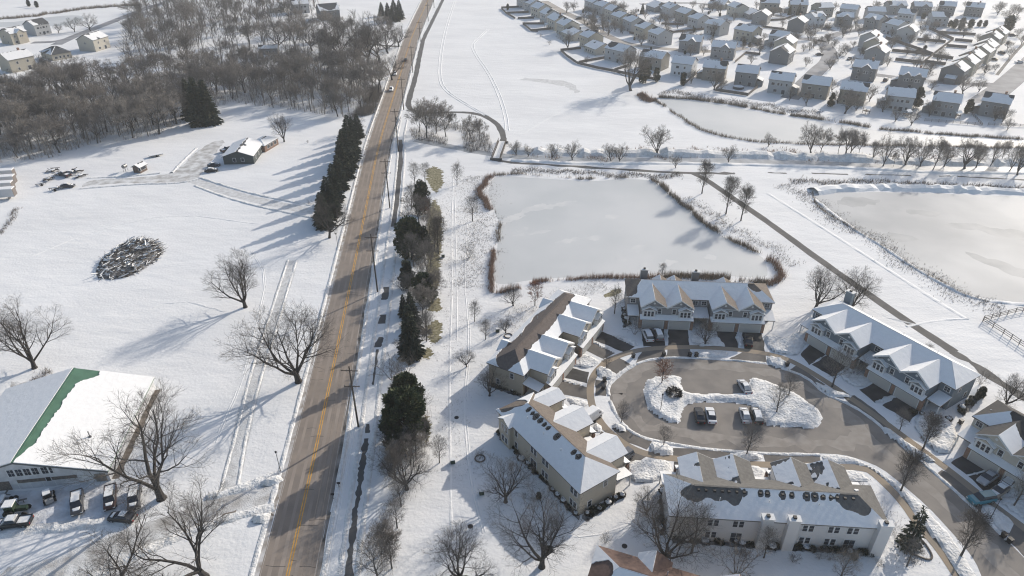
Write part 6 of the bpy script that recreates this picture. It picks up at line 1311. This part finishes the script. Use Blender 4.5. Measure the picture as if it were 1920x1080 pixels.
vehicle('suv', 'white', P(1497, 893), up, 'white car left of the pair behind the white block roof', 'car', 1, z=.02); vehicle('sedan', 'white', P(1517, 892), up, 'white car with cleared roof behind the white block roof', 'car', z=.02); vehicle('suv', 'dkgrey', P(1542, 890), up, 'dark car with snowy roof behind the white block gable', 'car', 2, z=.02)
iv = dirto((1330, 790), (1322, 755))
vehicle('sedan', 'white', P(1332, 783), iv, 'white sedan with dark sunroof parked in the loop island bay', 'car', z=.02); vehicle('sedan', 'black', P(1311, 783), iv, 'black car beside the white sedan in the loop island bay', 'car', z=.02); vehicle('sedan', 'silver', P(1396, 783), iv, 'snow-covered pale car in the loop island bay', 'car', 2, z=.02); vehicle('suv', 'black', P(1417, 784), iv, 'black car with snowy roof at the end of the loop island bay', 'car', 2, z=.02)
vehicle('sedan', 'silver', P(1395, 729), iv + .2, 'car buried in snow in the upper loop island bay', 'car', 2, z=.02)
vehicle('sedan', 'black', P(1403, 642), up - .3, 'black car nosed onto the grey block right driveway', 'car', z=.02)
b4h = B4.rotation_euler.z - math.pi / 2
vehicle('sedan', 'silver', P(1850, 900), b4h, 'silver sedan on the cream block driveway', 'car', z=.02); vehicle('sedan', 'tan', P(1871, 924), b4h, 'tan sedan with snow on its rear beside the teal car', 'car', 1, z=.02); vehicle('sedan', 'white', P(1889, 909), b4h, 'white-topped car close to the cream block garage', 'car', 2, z=.02); vehicle('suv', 'teal', P(1838, 940), b4h - .35, 'teal car gleaming on the cream block driveway apron', 'car', z=.02)
# farm yard vehicles
vehicle('pickup', 'dkgrey', P(147, 948), dirto((147, 915), (147, 955)), 'dark pickup with snowy bed beside the skid loader', 'pickup', 1); vehicle('pickup', 'maroon', P(209, 938), dirto((210, 915), (208, 955)), 'dull maroon pickup under the oak limbs', 'pickup', 1); vehicle('pickup', 'dkgrey', P(254, 938), dirto((256, 915), (252, 955)), 'grey pickup nearest the oak trunk', 'pickup', 1); vehicle('sedan', 'black', P(231, 974), dirto((259, 974), (204, 969)), 'black coupe parked across the pickup noses', 'car', 1); vehicle('pickup', 'black', P(28, 985), dirto((58, 978), (0, 985)), 'black pickup parked broadside at the yard edge', 'pickup', 2)
vehicle('sedan', 'dkgrey', P(128, 351), R(8), 'old station wagon buried in snow by the junk heap', 'car', 2); vehicle('pickup', 'dkgrey', P(122, 330), R(150), 'abandoned snowy truck behind the buried station wagon', 'pickup', 2)
vehicle('sedan', 'black', P(397, 322), R(15), 'snowy dark car left of the ranch house', 'car', 2); vehicle('sedan', 'dkgrey', P(402, 312), R(25), 'second snowy car tight against the ranch house', 'car', 2); vehicle('pickup', 'dkgrey', P(427, 283), R(60), 'dark pickup behind the ranch house roof', 'pickup', 1)
def skid(p, h):
    o = thing('skid_loader', 'white-topped skid loader with bucket beside the barn wall', 'skid loader', (p.x, p.y, 0), h); m = paint('loader', (.3, .3, .3), .5)
    g = G(); g.box(-1.2, .6, -.6, .6, .35, 1.1); g.obj('body', m, o); g = G(); g.box(-.6, .5, -.5, .5, 1.1, 2.0); g.obj('cab', M_dark, o); g = G(); g.box(-.7, .6, -.55, .55, 2.0, 2.12); g.obj('roof', M_roofsnow, o)
    for x in (-.7, .45):
        for s in (-1, 1): g = G(); g.tube([(x, s * .62, .4), (x, s * .92, .4)], .4, 12, cap=True); g.obj('wheel', M_tyre, o)
    for s in (-1, 1): g = G(); g.tube([(-1.1, s * .72, 1.5), (.9, s * .72, 1.0), (1.3, s * .72, .5)], .08, 5); g.obj('lift_arm', m, o)
    g = G(); g.add([(1.3, -.95, .1), (1.3, .95, .1), (1.3, .95, .8), (1.3, -.95, .8), (2.0, -.95, .08), (2.0, .95, .08)], [(0, 1, 2, 3), (0, 4, 5, 1), (0, 3, 4), (1, 5, 2)]); g.obj('bucket', M_dark, o)
skid(P(94, 938), dirto((96, 948), (90, 922)))
def tractor(p, h, label, col, sc=1.0):
    o = thing('tractor', label, 'tractor', (p.x, p.y, 0), h, None, sc)
    g = G(); g.box(-.5, 1.9, -.35, .35, .7, 1.4); g.obj('hood', col, o); g = G(); g.box(-1.3, .1, -.7, .7, .9, 2.3); g.obj('cab', col, o); g = G(); g.box(-1.4, .2, -.8, .8, 2.3, 2.5); g.obj('roof', M_roofsnow, o)
    for x, rr_, w_ in ((-.8, .8, .35), (1.5, .45, .25)):
        for s in (-1, 1): g = G(); g.tube([(x, s * .7, rr_), (x, s * (.7 + w_), rr_)], rr_, 14, cap=True); g.obj('wheel', M_tyre, o)
tractor(P(33, 962), R(10), 'green tractor with snowy cab roof beside the black pickup', PAINT['green'])
def implement(p, h, label, seed, sc=1.0):
    rr = random.Random(seed); o = thing('farm_implement', label, 'implement', (p.x, p.y, 0), h, None, sc)
    g = G(); g.box(-2, 2, -.1, .1, .6, .8); g.box(-.1, .1, -1.2, 1.2, .55, .75); g.obj('frame', M_metal, o)
    for s in (-1, 1): g = G(); g.tube([(0, s * 1.1, .42), (0, s * 1.35, .42)], .42, 12, cap=True); g.obj('wheel', M_tyre, o)
    for k in range(6): g = G(); x = -1.6 + k * .6; g.tube([(x, 0, .7), (x - .2, rr.uniform(-.5, .5), .35), (x, rr.uniform(-.6, .6), .05)], .06, 5); g.obj('tine', M_dark, o)
    g = G(); g.box(-1.2, .6, -.35, .35, .81, 1.05); g.obj('snow', M_roofsnow, o)
implement(P(28, 946), R(20), 'snowy farm implement frame behind the green tractor', 1); implement(P(8, 940), R(100), 'farm implement at the picture edge beside the barn wall', 2); implement(P(78, 347), R(40), 'rusting farm implement between trailers and junk heap', 3, .9); implement(P(106, 356), R(15), 'flat implement in front of the buried station wagon', 4, 1.1); implement(P(135, 326), R(-10), 'snowy scrap frame at the wood edge', 5, 1.2)
def trailer(p, h, L, label):
    o = thing('box_trailer', label, 'trailer', (p.x, p.y, 0), h, 'stored box trailers'); m = paint('trailer', (.5, .5, .51), .5)
    g = G(); g.box(-L / 2, L / 2, -1.25, 1.25, 1.0, 3.6); g.obj('body', m, o); g = G(); g.box(-L / 2, L / 2, -1.2, 1.2, 3.602, 3.78); g.obj('snow', M_roofsnow, o)
    for x in (-L / 2 + 1.2, -L / 2 + 2.3):
        for s in (-1, 1): g = G(); g.tube([(x, s * 1.0, .5), (x, s * 1.25, .5)], .5, 12, cap=True); g.obj('wheel', M_tyre, o)
    g = G(); g.box(L / 2 - 2.2, L / 2 - 2.0, -.9, .9, 0, 1.0); g.obj('landing_gear', M_metal, o); g = G(); g.box(L / 2 + .002, L / 2 + .06, -1.2, 1.2, 1.05, 3.5); g.obj('end_panel', mat('trailer_end', (.17, .15, .14), .8), o)
for x, y, lb in ((2, 374, 'nearest white box trailer of the four at the left field edge'), (0, 362, 'second box trailer of the four at the left field edge'), (4, 350, 'third box trailer of the four at the left field edge'), (3, 338, 'farthest box trailer of the four at the left field edge')): trailer(P(x - 8, y), R(12), 12, lb)
shed_c = V2(P(264, 321)); house_at('small wooden shed with snowy roof by the yard track', shed_c, R(75), 4.2, 2.1, 3.1, 3.6, ('shed_wood', (.16, .12, .10)), RDK, None, 0, 480, 0, False, 'shed', False, [(0, 9, .1, 1)], .5, 1, 'shed')
p = P(236, 321); o = thing('fuel_tank', 'dark round fuel tank standing on legs beside the small shed', 'tank', (p.x, p.y, 0), R(80)); g = G(); g.tube([(-.9, 0, 1.9), (-.8, 0, 1.9), (.8, 0, 1.9), (.9, 0, 1.9)], [.4, .65, .65, .4], 14, cap=True); g.obj('tank', M_metal, o)
for x in (-.6, .6):
    for s in (-1, 1): g = G(); g.tube([(x, s * .5, 0), (x, s * .35, 1.5)], .05, 5); g.obj('leg', M_dark, o)
p = P(293, 293); o = thing('flatbed_trailer', 'low flatbed trailer under snow in the field beyond the shed', 'trailer', (p.x, p.y, 0), R(35)); g = G(); g.box(-2.4, 2.4, -1, 1, .6, .75); g.obj('deck', M_dark, o); g = G(); g.box(-2.4, 2.4, -1, 1, .752, .95); g.obj('snow', M_roofsnow, o)
for s in (-1, 1): g = G(); g.tube([(0, s * 1.02, .35), (0, s * 1.25, .35)], .35, 10, cap=True); g.obj('wheel', M_tyre, o)
for i, (x, y) in enumerate(((92, 338), (112, 328), (145, 322), (98, 322), (150, 332))):
    a = P(x, y); rr = random.Random(i); o = thing('scrap_heap', 'snow-dusted heap of scrap boards at the wood edge', 'scrap heap', (a.x, a.y, 0), rr.uniform(0, 3), 'scrap heaps'); g = G()
    for k in range(12): xx, yy, an = rr.uniform(-1.5, 1.5), rr.uniform(-1, 1), rr.uniform(0, 3.1); l = rr.uniform(.6, 1.8); z = .12 + k * .06; g.tube([(xx - l * math.cos(an), yy - l * math.sin(an), z), (xx + l * math.cos(an), yy + l * math.sin(an), z + rr.uniform(0, .3))], .12, 4)
    g.obj('boards', M_brush, o)['kind'] = 'stuff'; s_ = G(); s_.add([(-1.3, -.6, .75), (.8, -.8, .8), (1.3, .5, .85), (-.5, .8, .8), (0, 0, 1.05)], [(0, 1, 4), (1, 2, 4), (2, 3, 4), (3, 0, 4)]); s_.obj('snow', M_roofsnow, o)

# ================================================================ SMALL STREET THINGS
def bin_(p, rz, label):
    o = thing('waste_bin', label, 'waste bin', (p.x, p.y, .02), rz, 'wheeled waste bins'); g = G(); g.add([(-.25, -.28, .08), (.25, -.28, .08), (.25, .28, .08), (-.25, .28, .08), (-.32, -.36, 1.0), (.32, -.36, 1.0), (.32, .36, 1.0), (-.32, .36, 1.0)], [(0, 3, 2, 1), (4, 5, 6, 7), (0, 1, 5, 4), (1, 2, 6, 5), (2, 3, 7, 6), (3, 0, 4, 7)]); g.obj('body', M_dark, o)
    g = G(); g.box(-.35, .35, -.4, .38, 1.002, 1.1); g.obj('lid', M_dark, o)
    for s in (-1, 1): g = G(); g.tube([(s * .2, .33, .12), (s * .3, .33, .12)], .12, 8, cap=True); g.obj('wheel', M_tyre, o)
for x, y, lb in [(1187, 671, 'black waste bin on the verge left of the grey block driveways'), (1244, 668, 'black waste bin at the foot of the grey block driveway'), (1293, 669, 'left black waste bin of the pair by the snowy verge'), (1305, 669, 'right black waste bin of the pair by the snowy verge'), (1133, 716, 'upper black waste bin by the tan block verge'), (1131, 730, 'lower black waste bin by the tan block verge'), (1475, 687, 'black waste bin beside the blue-grey block first driveway'), (1880, 1008, 'first of two black waste bins at the street corner'), (1891, 1018, 'second of two black waste bins at the street corner'), (1800, 795, 'snow-capped waste bin by the blue-grey block right porch')]: bin_(P(x, y), .3, lb)
def hydrantish(p, label, h=.9, name='utility_box'):
    o = thing(name, label, 'utility box', (p.x, p.y, 0), .2); g = G(); g.box(-.4, .4, -.35, .35, 0, h); g.obj('cabinet', mat('cabinet_green', (.05, .07, .05), .6), o); g = G(); g.box(-.42, .42, -.37, .37, h + .002, h + .12); g.obj('snow', M_roofsnow, o)
for x, y, lb in ((903, 926, 'dark utility box by the round bare tree'), (849, 868, 'dark utility box beside the small windbreak tree'), (933, 622, 'dark utility box by the mulch-ringed tree'), (831, 482, 'dark utility box under the V-shaped windbreak tree')): hydrantish(P(x, y), lb)
def mailbox(p, label):
    o = thing('mailbox', label, 'mailbox', (p.x, p.y, 0), .1); g = G(); g.box(-.05, .05, -.05, .05, 0, 1.0); g.obj('post', M_wood, o); g = G(); g.xprism([(-.14, 1.0), (.14, 1.0), (.14, 1.2), (.07, 1.3), (-.07, 1.3), (-.14, 1.2)], -.3, .3); g.obj('box', M_dark, o)
mailbox(P(636, 914), 'black mailbox on the snow between highway and path, farther one'); mailbox(P(625, 935), 'black mailbox on the snow beside the highway, nearer one')
for x, y, lb in ((856, 783, 'dark round drain cover on the snow behind the tan block'), (882, 987, 'dark round drain cover on the snow below the round bare tree'), (1171, 1024, 'dark round drain cover above the red-brown roof')):
    p = P(x, y); g = G(); g.tube([(0, 0, 0), (0, 0, .05)], .45, 14, cap=True); tag(g.obj('drain_cover', M_dark, None, loc=(p.x, p.y, .0)), lb, 'drain cover')
p = P(1424, 166); o = thing('swimming_pool', 'round above-ground pool with snow cover in a fenced yard', 'pool', tuple(P(1384, 166))); g = G(); g.tube([(0, 0, 0), (0, 0, 1.2)], 2.6, 24); g.obj('wall', paint('pool', (.05, .06, .07), .5), o); g = G(); g.tube([(0, 0, 1.0), (0, 0, 1.15)], 2.55, 24, cap=True); g.obj('snow', M_roofsnow, o)
def playset(p, label, rz):
    o = thing('play_set', label, 'play set', (p.x, p.y, 0), rz)
    for x in (-1, 1):
        for y in (-1, 1): g = G(); g.box(x - .07, x + .07, y - .07, y + .07, 0, 2.6); g.obj('post', M_wood, o)
    g = G(); g.box(-1.2, 1.2, -1.2, 1.2, 1.2, 1.35); g.obj('platform', M_wood, o); g = G(); slab(g, [(-1.4, -1.4, 2.5), (1.4, -1.4, 2.5), (1.4, 0, 3.3), (-1.4, 0, 3.3)], .1); slab(g, [(1.4, 1.4, 2.5), (-1.4, 1.4, 2.5), (-1.4, 0, 3.3), (1.4, 0, 3.3)], .1); g.obj('roof', M_roofsnow, o)
playset(P(1623, 213), 'wooden play set on the snow above the narrow pond', .3); playset(P(1792, 221), 'dark play set in the awning-house yard', .1); playset(P(1699, 219), 'snowy-topped play set between two bare yard trees', .5)
def gazebo(p, label):
    o = thing('gazebo', label, 'gazebo', (p.x, p.y, 0), .4)
    for x in (-1.6, 1.6):
        for y in (-1.6, 1.6): g = G(); g.box(x - .08, x + .08, y - .08, y + .08, 0, 2.4); g.obj('post', M_wood, o)
    g = G(); g.add([(-2, -2, 2.4), (2, -2, 2.4), (2, 2, 2.4), (-2, 2, 2.4), (0, 0, 3.5)], [(0, 1, 4), (1, 2, 4), (2, 3, 4), (3, 0, 4), (3, 2, 1, 0)]); g.obj('roof', M_roofsnow, o)
gazebo(P(1027, 52), 'gazebo with snowy roof in a fenced field-side yard')
# mulch edging loops
for a, nm in (([(1685, 1010), (1690, 1025), (1712, 1040), (1742, 1052), (1749, 1045), (1742, 1030), (1728, 1012), (1722, 1010)], 'kidney'), ):
    pts = smooth_poly(PP(a), 2, True); pts = pts + [pts[0]]; g = G(); g.tube([(p.x, p.y, .08) for p in pts], .16, 5); tag(g.obj('bed_edging', M_wood), 'dark kidney-shaped edging of the planting bed on the snow', 'edging')
for x, y, lb in ((900, 860, 'dark edging ring round the tiny shrub behind the beige block'), (953, 630, 'dark edging ring round the low tree behind the tan block')):
    p = P(x, y); g = G(); g.tube([(math.cos(k * .3927) * .9, math.sin(k * .3927) * .9, .08) for k in range(17)], .14, 5); tag(g.obj('bed_edging', M_wood, None, loc=(p.x, p.y, 0)), lb, 'edging')
tree(P(900, 860), 2.6, 'shrub0', 'tiny bare shrub in an edging ring behind the beige block', None, 'shrub', 'shrub')
q = P(1016, 1063); g = G(); rr = random.Random(2); C = G(); leafcloud(C, 300, lambda: ((lambda d: (d * rr.uniform(.2, .5), d))(Vector((rr.gauss(0, 1), rr.gauss(0, 1), rr.gauss(0, 1))).normalized())), .3, rr); tag(C.obj('squirrel_nest', M_brush, None, loc=(q.x + 1.0, q.y, 4.2)), 'round leafy squirrel nest lodged in the bare tree', 'nest')
p = P(1352, 745); o = thing('planting_shrub', 'snowy evergreen shrub clump on the loop island', 'shrub', tuple(P(1263, 742)))
rr = random.Random(3); C = G(); leafcloud(C, 700, lambda: ((lambda a, t: (Vector((math.cos(a) * t * 1.6, math.sin(a) * t * 1.6, rr.uniform(.3, 1.9) * (1 - .4 * t))), Vector((math.cos(a), math.sin(a), .7)).normalized()))(rr.uniform(0, 6.28), math.sqrt(rr.random()))), .3, rr); C.obj('foliage', M_brush, o)

# ================================================================ HAZE
HAZE = 0.00022
g = G(); g.box(-2700, 2700, -400, 4300, -1.0, 96); hz = g.obj('haze', None if False else mat('haze_air', (1, 1, 1)))
hm = bpy.data.materials.new('haze_volume'); hm.use_nodes = True; t = hm.node_tree; t.nodes.clear()
ou = t.nodes.new('ShaderNodeOutputMaterial'); pv = t.nodes.new('ShaderNodeVolumePrincipled'); pv.inputs['Color'].default_value = (.93, .96, 1.0, 1); pv.inputs['Density'].default_value = HAZE; pv.inputs['Anisotropy'].default_value = 0.3
t.links.new(pv.outputs[0], ou.inputs['Volume']); hz.data.materials.clear(); hz.data.materials.append(hm); hz['kind'] = 'stuff'

# cars in the subdivision
for i, (x, y, k, c) in enumerate([(1897, 68, 'suv', 'dkgrey'), (1890, 82, 'sedan', 'black'), (1877, 101, 'suv', 'black'), (1862, 113, 'sedan', 'dkgrey'), (1910, 118, 'sedan', 'white'), (1592, 112, 'sedan', 'black'), (1603, 128, 'suv', 'dkgrey'), (1552, 53, 'suv', 'black'), (1536, 104, 'sedan', 'dkgrey'), (1660, 152, 'suv', 'dblue'), (1420, 84, 'sedan', 'black'), (1118, 60, 'sedan', 'dkgrey'), (1085, 36, 'suv', 'dkgrey')]):
    vehicle(k, c, P(x, y), i * .8, 'small dark car parked among the subdivision houses' if c != 'white' else 'white car parked along the wide subdivision street', 'car', i % 2, 'cars parked in the subdivision', z=.01)
# dark planting beds along the townhouse walls
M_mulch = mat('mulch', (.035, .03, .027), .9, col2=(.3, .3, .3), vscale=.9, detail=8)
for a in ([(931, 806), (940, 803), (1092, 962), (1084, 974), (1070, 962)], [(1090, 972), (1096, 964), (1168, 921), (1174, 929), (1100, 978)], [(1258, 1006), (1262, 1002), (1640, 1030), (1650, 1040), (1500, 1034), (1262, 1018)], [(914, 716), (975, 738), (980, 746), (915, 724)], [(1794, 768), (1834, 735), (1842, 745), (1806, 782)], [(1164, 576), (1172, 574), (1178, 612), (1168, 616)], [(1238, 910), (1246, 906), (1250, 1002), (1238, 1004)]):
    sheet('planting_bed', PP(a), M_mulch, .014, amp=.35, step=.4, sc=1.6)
